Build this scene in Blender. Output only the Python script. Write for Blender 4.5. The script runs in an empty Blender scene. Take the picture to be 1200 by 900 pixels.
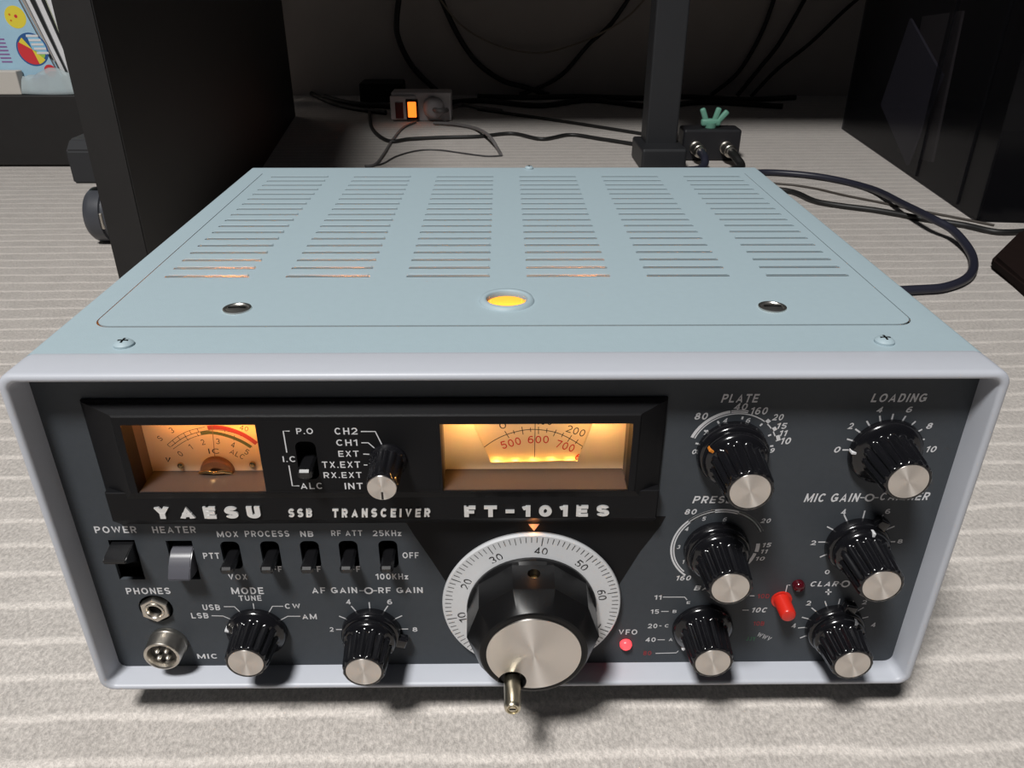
import bpy, bmesh, math, random
from mathutils import Vector, Matrix
random.seed(7)
S = bpy.context.scene
COL = S.collection
MM = 0.001
GZ = 20.0            # the radio frame has z = 0 at the bottom of the front bezel; the floor lies 20 mm lower
F = -GZ
PI = math.pi

# ------------------------------------------------------------------ camera
FOC = 929.97
CAMP = (-1.3437, -234.41, 270.27)
PITCH, YAW, ROLL = 0.4903, -0.0121, 0.0021
def cam_axes():
    cp, sp = math.cos(PITCH), math.sin(PITCH)
    rz = Matrix.Rotation(YAW, 3, 'Z')
    fwd = rz @ Vector((0, cp, -sp)); up = rz @ Vector((0, sp, cp)); right = rz @ Vector((1, 0, 0))
    cr, sr = math.cos(ROLL), math.sin(ROLL)
    return cr * right + sr * up, -sr * right + cr * up, fwd
RIGHT, UP, FWD = cam_axes()
cam = bpy.data.cameras.new('camera'); cam.sensor_width = 36.0; cam.lens = FOC / 1200 * 36.0
cam.clip_start = 0.005; cam.clip_end = 60
camo = bpy.data.objects.new('camera', cam); COL.objects.link(camo)
m = Matrix.Identity(4)
for i, a in enumerate((RIGHT, UP, -FWD)):
    for r in range(3): m[r][i] = a[r]
m.translation = Vector((CAMP[0] * MM, CAMP[1] * MM, (CAMP[2] + GZ) * MM))
camo.matrix_world = m
S.camera = camo

def ray(px, py):
    return RIGHT * ((px - 600) / FOC) - UP * ((py - 450) / FOC) + FWD
def at_y(px, py, y):                 # measured point of the photograph on the plane y = const (mm)
    d = ray(px, py); c = Vector(CAMP)
    return c + d * ((y - c.y) / d.y)
def at_z(px, py, z):                 # ... on the plane z = const (mm)
    d = ray(px, py); c = Vector(CAMP)
    return c + d * ((z - c.z) / d.z)

# ------------------------------------------------------------------ world, lamps, exposure
W = bpy.data.worlds.new('room_air'); S.world = W; W.use_nodes = True
bg = W.node_tree.nodes['Background']; bg.inputs[0].default_value = (0.80, 0.86, 1.0, 1); bg.inputs[1].default_value = 0.025
S.view_settings.view_transform = 'Standard'
S.view_settings.look = 'None'
S.view_settings.gamma = 1.0
S.view_settings.use_curve_mapping = False
S.view_settings.exposure = 0.0
LAMP_POS = Vector((-0.70, -1.13, 2.60))
LAMP_POWER = 117.0
la = bpy.data.lights.new('ceiling_lamp_light', 'AREA'); la.shape = 'DISK'; la.size = 0.56
la.energy = LAMP_POWER; la.color = (1.0, 0.985, 0.96)
lo = bpy.data.objects.new('ceiling_lamp_light', la); COL.objects.link(lo); lo.location = LAMP_POS

# ------------------------------------------------------------------ materials
MATS = {}
def mat(name, col, rough=0.5, metal=0.0, spec=0.5, noise=0.0, nscale=60.0, bump=0.0, bscale=400.0, emit=None, estr=0.0, aniso=0.0, coat=0.0, alpha_mix=None):
    if name in MATS: return MATS[name]
    M = bpy.data.materials.new(name); M.use_nodes = True
    nt = M.node_tree; p = nt.nodes['Principled BSDF']
    p.inputs['Base Color'].default_value = (*col, 1)
    p.inputs['Roughness'].default_value = rough
    p.inputs['Metallic'].default_value = metal
    p.inputs['Specular IOR Level'].default_value = spec
    p.inputs['Coat Weight'].default_value = coat
    p.inputs['Coat Roughness'].default_value = 0.15
    tc = nt.nodes.new('ShaderNodeTexCoord')
    if noise:
        n = nt.nodes.new('ShaderNodeTexNoise'); n.inputs['Scale'].default_value = nscale; n.inputs['Detail'].default_value = 4
        nt.links.new(tc.outputs['Object'], n.inputs['Vector'])
        r = nt.nodes.new('ShaderNodeMapRange'); r.inputs[3].default_value = 1 - noise; r.inputs[4].default_value = 1 + noise
        nt.links.new(n.outputs['Fac'], r.inputs[0])
        x = nt.nodes.new('ShaderNodeVectorMath'); x.operation = 'SCALE'; x.inputs[0].default_value = col
        nt.links.new(r.outputs[0], x.inputs['Scale']); nt.links.new(x.outputs[0], p.inputs['Base Color'])
    if bump:
        n2 = nt.nodes.new('ShaderNodeTexNoise'); n2.inputs['Scale'].default_value = bscale; n2.inputs['Detail'].default_value = 3
        nt.links.new(tc.outputs['Object'], n2.inputs['Vector'])
        b = nt.nodes.new('ShaderNodeBump'); b.inputs['Strength'].default_value = bump; b.inputs['Distance'].default_value = 0.0006
        nt.links.new(n2.outputs['Fac'], b.inputs['Height']); nt.links.new(b.outputs[0], p.inputs['Normal'])
    if emit:
        p.inputs['Emission Color'].default_value = (*emit, 1); p.inputs['Emission Strength'].default_value = estr
    if aniso:
        p.inputs['Anisotropic'].default_value = aniso
        t = nt.nodes.new('ShaderNodeTangent'); t.direction_type = 'RADIAL'; t.axis = 'Y'
        p.inputs['Anisotropic Rotation'].default_value = 0.25
        nt.links.new(t.outputs[0], p.inputs['Tangent'])
    if alpha_mix is not None:       # a thin clear sheet: part of the light passes straight through
        out = nt.nodes['Material Output']; tr = nt.nodes.new('ShaderNodeBsdfTransparent'); mx = nt.nodes.new('ShaderNodeMixShader')
        tr.inputs[0].default_value = (*alpha_mix[1], 1)
        mx.inputs[0].default_value = alpha_mix[0]
        nt.links.new(tr.outputs[0], mx.inputs[1]); nt.links.new(p.outputs[0], mx.inputs[2]); nt.links.new(mx.outputs[0], out.inputs[0])
    MATS[name] = M
    return M

M_case = mat('case_blue_grey_paint', (0.340, 0.432, 0.475), 0.55, noise=0.03, nscale=300, bump=0.10, bscale=1500)
M_bezel = mat('bezel_light_grey_paint', (0.46, 0.48, 0.53), 0.42, noise=0.02, nscale=200, bump=0.05, bscale=1500)
M_panel = mat('panel_slate_paint', (0.052, 0.059, 0.068), 0.5, spec=0.2, noise=0.08, nscale=400, bump=0.12, bscale=2000)
M_escut = mat('escutcheon_black_plastic', (0.008, 0.008, 0.009), 0.42, spec=0.12, bump=0.08, bscale=1800)
M_face = mat('display_face_black', (0.008, 0.008, 0.009), 0.5, spec=0.12)
M_black = mat('matt_black', (0.005, 0.005, 0.005), 0.7, spec=0.1)
M_knob = mat('glossy_black_knob', (0.0065, 0.0065, 0.008), 0.16, spec=0.55, noise=0.1, nscale=500)
M_dialknob = mat('satin_black_dial_knob', (0.006, 0.006, 0.0065), 0.30, spec=0.22, noise=0.1, nscale=500)
M_cap = mat('spun_aluminium', (0.74, 0.70, 0.66), 0.36, metal=1.0, aniso=0.85)
M_ring = mat('matt_aluminium_ring', (0.70, 0.71, 0.73), 0.42, metal=0.25, noise=0.03, nscale=300)
M_chrome = mat('chrome', (0.78, 0.76, 0.72), 0.34, metal=1.0)
M_nickel = mat('nickel', (0.62, 0.58, 0.52), 0.30, metal=1.0, noise=0.05, nscale=600)
M_letter = mat('silver_letter_metal', (0.80, 0.80, 0.80), 0.35, metal=0.6)
M_white = mat('white_silkscreen_ink', (0.66, 0.66, 0.68), 0.6)
M_redink = mat('red_silkscreen_ink', (0.30, 0.025, 0.03), 0.6)
M_greenink = mat('green_silkscreen_ink', (0.03, 0.18, 0.07), 0.6)
M_blackink = mat('black_ink', (0.012, 0.010, 0.010), 0.6)
M_dialred = mat('dial_red_ink', (0.62, 0.03, 0.03), 0.6)
M_metred = mat('meter_red_band', (0.40, 0.045, 0.06), 0.6)
M_metgreen = mat('meter_green_band', (0.10, 0.14, 0.05), 0.6)
M_meter = mat('meter_cream_card', (0.82, 0.66, 0.46), 0.55, noise=0.03, nscale=80)
M_dialplate = mat('dial_cream_plastic', (0.82, 0.74, 0.60), 0.45)
M_shroud = mat('window_shroud_plastic', (0.060, 0.045, 0.038), 0.30)
M_switch = mat('switch_black_plastic', (0.007, 0.007, 0.008), 0.27, spec=0.6)
M_paddle = mat('switch_paddle_grey_plastic', (0.085, 0.085, 0.10), 0.28, spec=0.6)
M_redbtn = mat('red_plastic', (0.62, 0.022, 0.012), 0.32)
M_ledon = mat('lit_red_led', (0.8, 0.05, 0.06), 0.3, emit=(1.0, 0.05, 0.06), estr=1.7)
M_ledoff = mat('unlit_red_led', (0.06, 0.004, 0.008), 0.12)
M_tri = mat('amber_marker', (0.62, 0.40, 0.32), 0.5, emit=(0.9, 0.35, 0.2), estr=0.22)
M_brass = mat('brass', (0.75, 0.50, 0.22), 0.25, metal=1.0)
M_coil = mat('meter_coil_brown', (0.16, 0.07, 0.03), 0.4)
M_rubber = mat('black_rubber', (0.012, 0.012, 0.012), 0.75)
M_orange = mat('orange_glint_and_spot_paint', (0.62, 0.20, 0.02), 0.45)
M_filament = mat('pilot_lamp_glass', (1.0, 0.6, 0.2), 0.3, emit=(1.0, 0.36, 0.045), estr=1.5)

# ------------------------------------------------------------------ mesh helpers (millimetres in the radio frame)
WL = {}
def finish(o, parent, label=None):
    if parent is not None:
        o.parent = parent
    if label: o['label'] = label
def obj(name, bm, material, parent=None, smooth=False, origin=None, label=None, auto=35):
    vs = [v.co for v in bm.verts]
    lo_ = Vector((min(v.x for v in vs), min(v.y for v in vs), min(v.z for v in vs)))
    hi_ = Vector((max(v.x for v in vs), max(v.y for v in vs), max(v.z for v in vs)))
    org = Vector(origin) if origin is not None else Vector(((lo_.x + hi_.x) / 2, (lo_.y + hi_.y) / 2, lo_.z))
    for v in bm.verts: v.co = (v.co - org) * MM
    bmesh.ops.recalc_face_normals(bm, faces=bm.faces) if not getattr(bm, 'keepn', False) else None
    me = bpy.data.meshes.new(name); bm.to_mesh(me); bm.free()
    me.materials.append(material)
    if smooth:
        me.polygons.foreach_set('use_smooth', [True] * len(me.polygons))
        try: me.set_sharp_from_angle(angle=math.radians(auto))
        except Exception: pass
    o = bpy.data.objects.new(name, me); COL.objects.link(o)
    w = Vector((org.x * MM, org.y * MM, (org.z + GZ) * MM))
    WL[o.name] = w
    o.location = w - (WL[parent.name] if parent is not None else Vector())
    finish(o, parent, label)
    return o
def thing(name, label, cat, org, group=None):
    o = bpy.data.objects.new(name, None); COL.objects.link(o); o.empty_display_size = 0.02
    w = Vector((org[0] * MM, org[1] * MM, (org[2] + GZ) * MM)); o.location = w; WL[o.name] = w
    tag(o, label, cat, group)
    return o
def tag(o, label, cat, group=None):
    o['label'] = label; o['category'] = cat
    if group: o['group'] = group
    return o
def new(): return bmesh.new()
def box(bm, x0, x1, y0, y1, z0, z1, bev=0.0, seg=2):
    t = bmesh.new()
    bmesh.ops.create_cube(t, size=1)
    for v in t.verts:
        v.co = Vector(((x0 + x1) / 2 + v.co.x * (x1 - x0), (y0 + y1) / 2 + v.co.y * (y1 - y0), (z0 + z1) / 2 + v.co.z * (z1 - z0)))
    if bev: bmesh.ops.bevel(t, geom=list(t.edges), offset=bev, segments=seg, affect='EDGES', profile=0.5)
    return join(bm, t)
def join(bm, t, mtx=None):
    mp = {}
    for v in t.verts: mp[v] = bm.verts.new((mtx @ v.co) if mtx is not None else v.co)
    for f in t.faces:
        try: bm.faces.new([mp[v] for v in f.verts])
        except ValueError: pass
    t.free()
    return bm
def loft(bm, loops, cap0=True, cap1=True, close=True):
    rows = [[bm.verts.new(p) for p in L] for L in loops]
    n = len(rows[0])
    for a, b in zip(rows[:-1], rows[1:]):
        for i in range(n if close else n - 1):
            j = (i + 1) % n
            try: bm.faces.new((a[i], a[j], b[j], b[i]))
            except ValueError: pass
    if cap0: bm.faces.new(rows[0])
    if cap1: bm.faces.new(list(reversed(rows[-1])))
    return rows
def lathe_y(bm, cx, cz, prof, n=48, flute=None, cap0=True, cap1=True, phase=0.0):
    """profile [(y, r[, flute_weight])] about an axis along y"""
    loops = []
    for q in prof:
        y, r = q[0], q[1]; w = q[2] if len(q) > 2 else 0.0
        L = []
        for k in range(n):
            a = 2 * PI * k / n + phase; rr = r
            if flute and w:
                c = 0.5 - 0.5 * math.cos(flute[0] * a)
                rr = r - w * flute[1] * (c ** 1.5)
            L.append((cx + rr * math.cos(a), y, cz + rr * math.sin(a)))
        loops.append(L)
    loft(bm, loops, cap0, cap1)
    return bm
def lathe_z(bm, cx, cy, prof, n=40, cap0=True, cap1=True):
    loft(bm, [[(cx + r * math.cos(2 * PI * k / n), cy + r * math.sin(2 * PI * k / n), z) for k in range(n)] for z, r in prof], cap0, cap1)
    return bm
def lathe_x(bm, cy, cz, prof, n=40):
    loft(bm, [[(x, cy + r * math.cos(2 * PI * k / n), cz + r * math.sin(2 * PI * k / n)) for k in range(n)] for x, r in prof])
    return bm
def rrect(x0, x1, z0, z1, r, n=8):
    P = []
    for (cx, cz, a0) in ((x1 - r, z1 - r, 0), (x0 + r, z1 - r, 90), (x0 + r, z0 + r, 180), (x1 - r, z0 + r, 270)):
        for k in range(n + 1):
            a = math.radians(a0 + 90 * k / n)
            P.append((cx + r * math.cos(a), cz + r * math.sin(a)))
    return P
def prism_y(bm, P, y0, y1):
    loft(bm, [[(x, y0, z) for x, z in P], [(x, y1, z) for x, z in P]])
    return bm
def prism_z(bm, P, z0, z1):
    loft(bm, [[(x, y, z0) for x, y in P], [(x, y, z1) for x, y in P]])
    return bm
def catmull(P, sub=8):
    P = [Vector(p) for p in P]; out = []
    for i in range(len(P) - 1):
        p0 = P[max(i - 1, 0)]; p1 = P[i]; p2 = P[i + 1]; p3 = P[min(i + 2, len(P) - 1)]
        for k in range(sub):
            t = k / sub
            out.append(0.5 * ((2 * p1) + (p2 - p0) * t + (2 * p0 - 5 * p1 + 4 * p2 - p3) * t * t + (3 * p1 - p0 - 3 * p2 + p3) * t ** 3))
    out.append(P[-1]); return out
def tube(bm, P, r, n=10, sub=8, smooth=True):
    Q = catmull(P, sub) if smooth else [Vector(p) for p in P]
    loops = []; nrm = None
    for i, q in enumerate(Q):
        t = (Q[min(i + 1, len(Q) - 1)] - Q[max(i - 1, 0)]).normalized()
        if nrm is None:
            nrm = t.orthogonal().normalized()
        nrm = (nrm - t * nrm.dot(t)).normalized()
        b = t.cross(nrm)
        rr = r(i / (len(Q) - 1)) if callable(r) else r
        loops.append([tuple(q + rr * (math.cos(2 * PI * k / n) * nrm + math.sin(2 * PI * k / n) * b)) for k in range(n)])
    loft(bm, loops)
    return bm
def boolean(bm_a, bm_b, op='DIFFERENCE'):
    """bm_a minus bm_b -> new bmesh"""
    obs = []
    for b in (bm_a, bm_b):
        bmesh.ops.recalc_face_normals(b, faces=b.faces)
        me = bpy.data.meshes.new('t'); b.to_mesh(me); b.free()
        o = bpy.data.objects.new('t', me); COL.objects.link(o); obs.append(o)
    md = obs[0].modifiers.new('b', 'BOOLEAN'); md.operation = op; md.object = obs[1]; md.solver = 'EXACT'
    dg = bpy.context.evaluated_depsgraph_get()
    me = bpy.data.meshes.new_from_object(obs[0].evaluated_get(dg))
    for o in obs:
        d = o.data; bpy.data.objects.remove(o); bpy.data.meshes.remove(d)
    r = bmesh.new(); r.from_mesh(me); bpy.data.meshes.remove(me)
    return r

# flat ink on a plane y = const, facing the viewer
def ell(cx, cy, rx, ry, a0, a1, n=14):
    n = max(3, int(n * abs(a1 - a0) / 180))
    return [(cx + rx * math.cos(math.radians(a0 + (a1 - a0) * k / n)), cy + ry * math.sin(math.radians(a0 + (a1 - a0) * k / n))) for k in range(n + 1)]
def glyph(ch, t):
    """centre lines of a plain upright grotesque, cap height 1, stroke t"""
    h = t / 2; T = 1 - h; M = 0.5
    wd = {'I': t, '.': t, '1': 0.42, 'M': 0.95, 'W': 1.15, 'J': 0.58, '-': 0.5, ' ': 0.22, '+': 0.7, 'L': 0.62, 'E': 0.66, 'F': 0.64, 'z': 0.55, 'A': 0.86, 'V': 0.84, 'Y': 0.84, 'O': 0.86, 'C': 0.80, 'G': 0.84}
    w = wd.get(ch, 0.72); R = w - h; c = w / 2; e = h * 1.15
    ry = (T - M) / 2
    G = {
     'A': [[(e, 0), (c, T + h * .2), (w - e, 0)], [(w * .2, .30), (w * .8, .30)]],
     'B': [[(h, 0), (h, 1)], [(h, T), (R - ry, T)] + ell(R - ry - .02, M + ry, ry, ry, 90, -90) + [(h, M)], [(h, M), (R - ry, M)] + ell(R - ry, M / 2 + h / 2, ry, M / 2 - h / 2, 90, -90) + [(h, h)]],
     'C': [ell(c, M, c - h, M - h, 42, 318, 20)], 'G': [ell(c, M, c - h, M - h, 42, 340, 20), [(R, .5), (R, .12)], [(c, .46), (w, .46)]],
     'D': [[(h, 0), (h, 1)], [(h, T), (R - .3, T)] + ell(R - .3, M, .3, M - h, 90, -90) + [(h, h)]],
     'E': [[(h, 0), (h, 1)], [(h, T), (w, T)], [(h, M), (w * .92, M)], [(h, h), (w, h)]], 'F': [[(h, 0), (h, 1)], [(h, T), (w, T)], [(h, M - .02), (w * .88, M - .02)]],
     'H': [[(h, 0), (h, 1)], [(R, 0), (R, 1)], [(h, M), (R, M)]], 'I': [[(h, 0), (h, 1)]], 'J': [[(R, 1), (R, .3)] + ell(c, .3, c - h, .3 - h, 0, -170)],
     'K': [[(h, 0), (h, 1)], [(w - e, 1), (h, .38)], [(w * .38, .56), (w - e, 0)]], 'L': [[(h, 1), (h, 0)], [(h, h), (w, h)]],
     'M': [[(h, 0), (h, 1)], [(h, 1 - h), (c, h), (R, 1 - h)], [(R, 1), (R, 0)]], 'N': [[(h, 0), (h, 1)], [(h, T), (R, h)], [(R, 0), (R, 1)]],
     'O': [ell(c, M, c - h, M - h, 0, 360, 18)], 'P': [[(h, 0), (h, 1)], [(h, T), (R - .26, T)] + ell(R - .26, .5 + .5 * (T - .42) - .04, .26, (T - .42) / 2, 90, -90) + [(h, .42)]],
     'R': [[(h, 0), (h, 1)], [(h, T), (R - .26, T)] + ell(R - .26, (T + .44) / 2, .26, (T - .44) / 2, 90, -90) + [(h, .44)], [(w * .5, .44), (w - e, 0)]],
     'S': [ell(c, M + ry, c - h, ry, 25, 270) + ell(c, M - ry, c - h, ry, 90, -155)],
     'T': [[(0, T), (w, T)], [(c, T), (c, 0)]], 'U': [[(h, 1), (h, .34)] + ell(c, .34, c - h, .34 - h, 180, 360) + [(R, 1)]],
     'V': [[(e, 1), (c, h * .6), (w - e, 1)]], 'W': [[(e, 1), (w * .28, h), (c, T), (w * .72, h), (w - e, 1)]], 'X': [[(e, 1), (w - e, 0)], [(w - e, 1), (e, 0)]],
     'Y': [[(e, 1), (c, .45), (w - e, 1)], [(c, .5), (c, 0)]], 'z': [[(0, .68 - h), (w - e, .68 - h), (e, h), (w, h)]],
     '0': [ell(c, M, c - h, M - h, 0, 360, 18)], '1': [[(w - h, 0), (w - h, 1)], [(w - h, T - .02), (0, .74)]],
     '2': [ell(c, T - .26, c - h, .26, 165, -35) + [(h, h), (w, h)]], '3': [ell(c, M + ry, c - h - .02, ry, 150, -80), ell(c, M - ry, c - h, ry, 85, -155)],
     '4': [[(w * .72, 0), (w * .72, 1)], [(w * .70, T), (h, .3), (w, .3)]], '5': [[(w * .9, T), (h + .06, T), (h + .02, .5)], ell(c, .33, c - h, .33 - h, 130, -155)],
     '6': [ell(c, .32, c - h, .32 - h, 0, 360), [(h, .32)] + ell(c + .06, .42, c + .06 - h, T - .42, 180, 60)], '7': [[(0, T), (R, T), (w * .35, 0)]],
     '8': [ell(c, M + ry + .01, c - h - .05, ry - .02, 0, 360), ell(c, M - ry, c - h, ry, 0, 360)], '9': [ell(c, .68, c - h, .32 - h, 0, 360), [(R, .68)] + ell(c - .06, .58, c + .06 - h, .58 - h, 0, -120)],
     '.': [[(h, 0), (h, t)]], '-': [[(0, .48), (w, .48)]], '+': [[(0, .5), (w, .5)], [(c, .1), (c, .9)]], ' ': []}
    return w, G.get(ch, [])
def mitre(P, w, closed=False):
    P = [Vector(p) for p in P]; n = len(P); L_, R_ = [], []
    for i, p in enumerate(P):
        a = P[i] - P[i - 1] if i else (P[0] - P[-2] if closed else P[1] - P[0])
        b_ = P[i + 1] - P[i] if i < n - 1 else (P[1] - P[0] if closed else P[-1] - P[-2])
        a = a.normalized(); b_ = b_.normalized()
        na, nb = Vector((-a.y, a.x)), Vector((-b_.y, b_.x)); m_ = (na + nb)
        m_ = m_.normalized() if m_.length > 1e-6 else na
        k = min(1 / max(m_.dot(nb), .2), 2.2)
        L_.append(p + m_ * (w / 2 * k)); R_.append(p - m_ * (w / 2 * k))
    return L_, R_
def put_text(bm, s, x0, x1, z0, z1, y, shear=0.0, offset=0.012, extrude=0.0, bevel=0.0, rot=0.0, thick=0.1, gap=0.24):
    t = 0.12 + offset * 3.5
    pen = 0.0; quads = []; lay = []
    for ch in s:
        w, polys = glyph(ch, t)
        for ip, P in enumerate(polys):
            P = [p for i, p in enumerate(P) if i == 0 or math.dist(p, P[i - 1]) > 1e-4]
            closed = (Vector(P[0]) - Vector(P[-1])).length < 1e-5
            A, B = mitre(P, t, closed)
            for i in range(len(P) - 1):
                quads.append([(pen + q.x + shear * q.y, min(max(q.y, 0), 1)) for q in (A[i], A[i + 1], B[i + 1], B[i])]); lay.append(ip + 0.25 * (i % 2))
        pen += w + gap
    if not quads: return
    ax = min(q[0] for Q in quads for q in Q); bx = max(q[0] for Q in quads for q in Q)
    kx = (x1 - x0) / max(bx - ax, 1e-6); kz = z1 - z0; cx, cz = (x0 + x1) / 2, (z0 + z1) / 2
    if len(s) == 1 and s in '1I': kx = kz * 0.8; ax = (ax + bx) / 2 - (x1 - x0) / 2 / kx
    c, sn = math.cos(math.radians(rot)), math.sin(math.radians(rot))
    for Q, ly in zip(quads, lay):
        F_ = []
        for u, v in Q:
            u = x0 + (u - ax) * kx - cx; v = z0 + v * kz - cz
            F_.append((cx + u * c - v * sn, cz + u * sn + v * c))
        if extrude: loft(bm, [[(a_, y + 0.2, b_) for a_, b_ in F_], [(a_, y - extrude - 0.05 * ly, b_) for a_, b_ in F_]])
        else: bm.faces.new([bm.verts.new((a_, y - thick - 0.015 * ly, b_)) for a_, b_ in F_])
def px_text(bm, s, xl, xr, yb, yc, Y, **k):
    a = at_y(xl, yb, Y); b = at_y(xr, yb, Y); c = at_y((xl + xr) / 2, yc, Y); d = at_y((xl + xr) / 2, yb, Y)
    put_text(bm, s, a.x, b.x, d.z, c.z, Y, **k)
def strip(bm, P, w, y):                # P: (x, z) polyline, flat ribbon
    P = [Vector((p[0], p[1])) for p in P]
    L, R_ = [], []
    for i, p in enumerate(P):
        t = (P[min(i + 1, len(P) - 1)] - P[max(i - 1, 0)]).normalized(); n = Vector((-t.y, t.x)) * w / 2
        L.append(bm.verts.new((p.x + n.x, y, p.y + n.y))); R_.append(bm.verts.new((p.x - n.x, y, p.y - n.y)))
    for i in range(len(P) - 1): bm.faces.new((L[i], L[i + 1], R_[i + 1], R_[i]))
def px_strip(bm, P, w, Y, d=0.1, smooth=False):
    Q = [at_y(px, py, Y) for px, py in P]
    if smooth: Q = catmull(Q, 6)
    strip(bm, [(q.x, q.z) for q in Q], w, Y - d)
def arc(bm, cx, cz, r, a0, a1, w, y, n=40):
    strip(bm, [(cx + r * math.cos(math.radians(a0 + (a1 - a0) * k / n)), cz + r * math.sin(math.radians(a0 + (a1 - a0) * k / n))) for k in range(n + 1)], w, y)
def radial(bm, cx, cz, r0, r1, a, w, y):
    c, s = math.cos(math.radians(a)), math.sin(math.radians(a))
    strip(bm, [(cx + r0 * c, cz + r0 * s), (cx + r1 * c, cz + r1 * s)], w, y)

# ================================================================== SETTING
# carpet: light grey-beige, ribbed along x
def carpet_material():
    M = bpy.data.materials.new('ribbed_carpet'); M.use_nodes = True; nt = M.node_tree; N = nt.nodes; Lk = nt.links
    p = N['Principled BSDF']; p.inputs['Roughness'].default_value = 0.95; p.inputs['Specular IOR Level'].default_value = 0.15
    p.inputs['Sheen Weight'].default_value = 0.9; p.inputs['Sheen Roughness'].default_value = 0.45; p.inputs['Sheen Tint'].default_value = (0.95, 0.90, 0.86, 1)
    tc = N.new('ShaderNodeTexCoord'); sp = N.new('ShaderNodeSeparateXYZ'); Lk.new(tc.outputs['Object'], sp.inputs[0])
    wob = N.new('ShaderNodeTexNoise'); wob.inputs['Scale'].default_value = 9.0; wob.inputs['Detail'].default_value = 3
    Lk.new(tc.outputs['Object'], wob.inputs['Vector'])
    def math_(op, a, b=None, c=None):
        n = N.new('ShaderNodeMath'); n.operation = op
        for i, v in enumerate((a, b, c)):
            if v is None: continue
            if hasattr(v, 'links'): Lk.new(v, n.inputs[i])
            else: n.inputs[i].default_value = v
        return n.outputs[0]
    yv = math_('ADD', sp.outputs[1], math_('MULTIPLY', sp.outputs[0], -0.016))
    yv = math_('ADD', yv, math_('MULTIPLY', math_('SUBTRACT', wob.outputs['Fac'], 0.5), 0.011))
    ph = math_('FRACT', math_('DIVIDE', math_('ADD', yv, 5.0 + 0.0165), 0.0232))
    d = math_('ABSOLUTE', math_('SUBTRACT', ph, 0.5))           # 0 on the pale ridge
    ridge = N.new('ShaderNodeMapRange'); ridge.interpolation_type = 'SMOOTHSTEP'
    Lk.new(d, ridge.inputs[0]); ridge.inputs[1].default_value = 0.03; ridge.inputs[2].default_value = 0.15; ridge.inputs[3].default_value = 1; ridge.inputs[4].default_value = 0
    fib = N.new('ShaderNodeTexNoise'); fib.inputs['Scale'].default_value = 420; fib.inputs['Detail'].default_value = 4; fib.inputs['Roughness'].default_value = 0.7
    mp = N.new('ShaderNodeMapping'); mp.inputs['Scale'].default_value = (1.3, 0.8, 1); Lk.new(tc.outputs['Object'], mp.inputs[0]); Lk.new(mp.outputs[0], fib.inputs['Vector'])
    blot = N.new('ShaderNodeTexNoise'); blot.inputs['Scale'].default_value = 45; blot.inputs['Detail'].default_value = 3
    Lk.new(tc.outputs['Object'], blot.inputs['Vector'])
    f1 = math_('MULTIPLY', math_('SUBTRACT', fib.outputs['Fac'], 0.5), 1.7)
    f2 = math_('MULTIPLY', math_('SUBTRACT', blot.outputs['Fac'], 0.5), 0.35)
    val = math_('ADD', math_('ADD', math_('ADD', 1.0, f1), f2), math_('MULTIPLY', ridge.outputs[0], 0.36))
    cm = N.new('ShaderNodeVectorMath'); cm.operation = 'SCALE'; cm.inputs[0].default_value = (0.525, 0.485, 0.450)
    Lk.new(val, cm.inputs['Scale']); Lk.new(cm.outputs[0], p.inputs['Base Color'])
    b = N.new('ShaderNodeBump'); b.inputs['Strength'].default_value = 0.7; b.inputs['Distance'].default_value = 0.0022
    Lk.new(math_('ADD', math_('MULTIPLY', ridge.outputs[0], 0.22), fib.outputs['Fac']), b.inputs['Height']); Lk.new(b.outputs[0], p.inputs['Normal'])
    return M
b = new(); box(b, -1600, 1600, -800, 1840, F - 30, F)
fl = obj('floor', b, carpet_material(), origin=(0, 0, F)); fl['kind'] = 'structure'
M_wall = mat('wall_warm_grey_paper', (0.56, 0.50, 0.46), 0.85, noise=0.08, nscale=14, bump=0.3, bscale=220)
b = new(); box(b, -1600, 1600, 1800, 1840, F, 1500)
wl = obj('wall_back', b, M_wall); wl['kind'] = 'structure'

# ================================================================== THE TRANSCEIVER
T = thing('radio_transceiver', 'blue-grey desktop radio transceiver with glowing dial, meter and many black knobs', 'radio', (0, 150, F))
YP = 10.0      # front panel plane
# ---- case shell with the opening for the access lid
LID = (-156.0, 155.2, 40.6, 283.0)
def lid_outline(gr):
    x0, x1, y0, y1 = LID[0] - gr, LID[1] + gr, LID[2] - gr, LID[3] + gr
    P = []
    r = 7.0 + gr
    for (cx, cy, a0, rr) in ((x1 - 1, y1 - 1, 0, 1), (x0 + 1, y1 - 1, 90, 1), (x0 + r, y0 + r, 180, r), (x1 - r, y0 + r, 270, r)):
        for k in range(9):
            a = math.radians(a0 + 90 * k / 8); P.append((cx + rr * math.cos(a), cy + rr * math.sin(a)))
    return P
a = new(); CT = 148.5
prof = rrect(-169, 169, 1, CT, 2.6, 6)
loft(a, [[(x, 17, z) for x, z in prof], [(x, 299.5, z) for x, z in prof], [(x * 0.992, 302, 1 + (z - 1) * 0.984) for x, z in prof]])
c = new(); box(c, -167.5, 167.5, 10, 300, 2.5, CT - 1.4)
a = boolean(a, c)
c = new(); prism_z(c, lid_outline(0.75), CT - 6, CT + 6)
a = boolean(a, c)
obj('case', a, M_case, T, smooth=True)
# ---- lid with 6 columns x 18 rows of ventilation slots
a = new(); prism_z(a, lid_outline(0.0), CT - 0.35, CT + 0.25)
c = new()
for i in range(6):
    x0 = -148.2 + 52.4 * i
    for j in range(18):
        y = 93.4 + (273.2 - 93.4) * j / 17
        box(c, x0, x0 + 36.3, y - 1.1, y + 1.0, CT - 5, CT + 5)
lathe_z(c, 0.1, 64.8, [(CT - 5, 8.3), (CT + 5, 8.3)], 40)
a = boolean(a, c)
lid = obj('access_lid', a, M_case, T)
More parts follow.
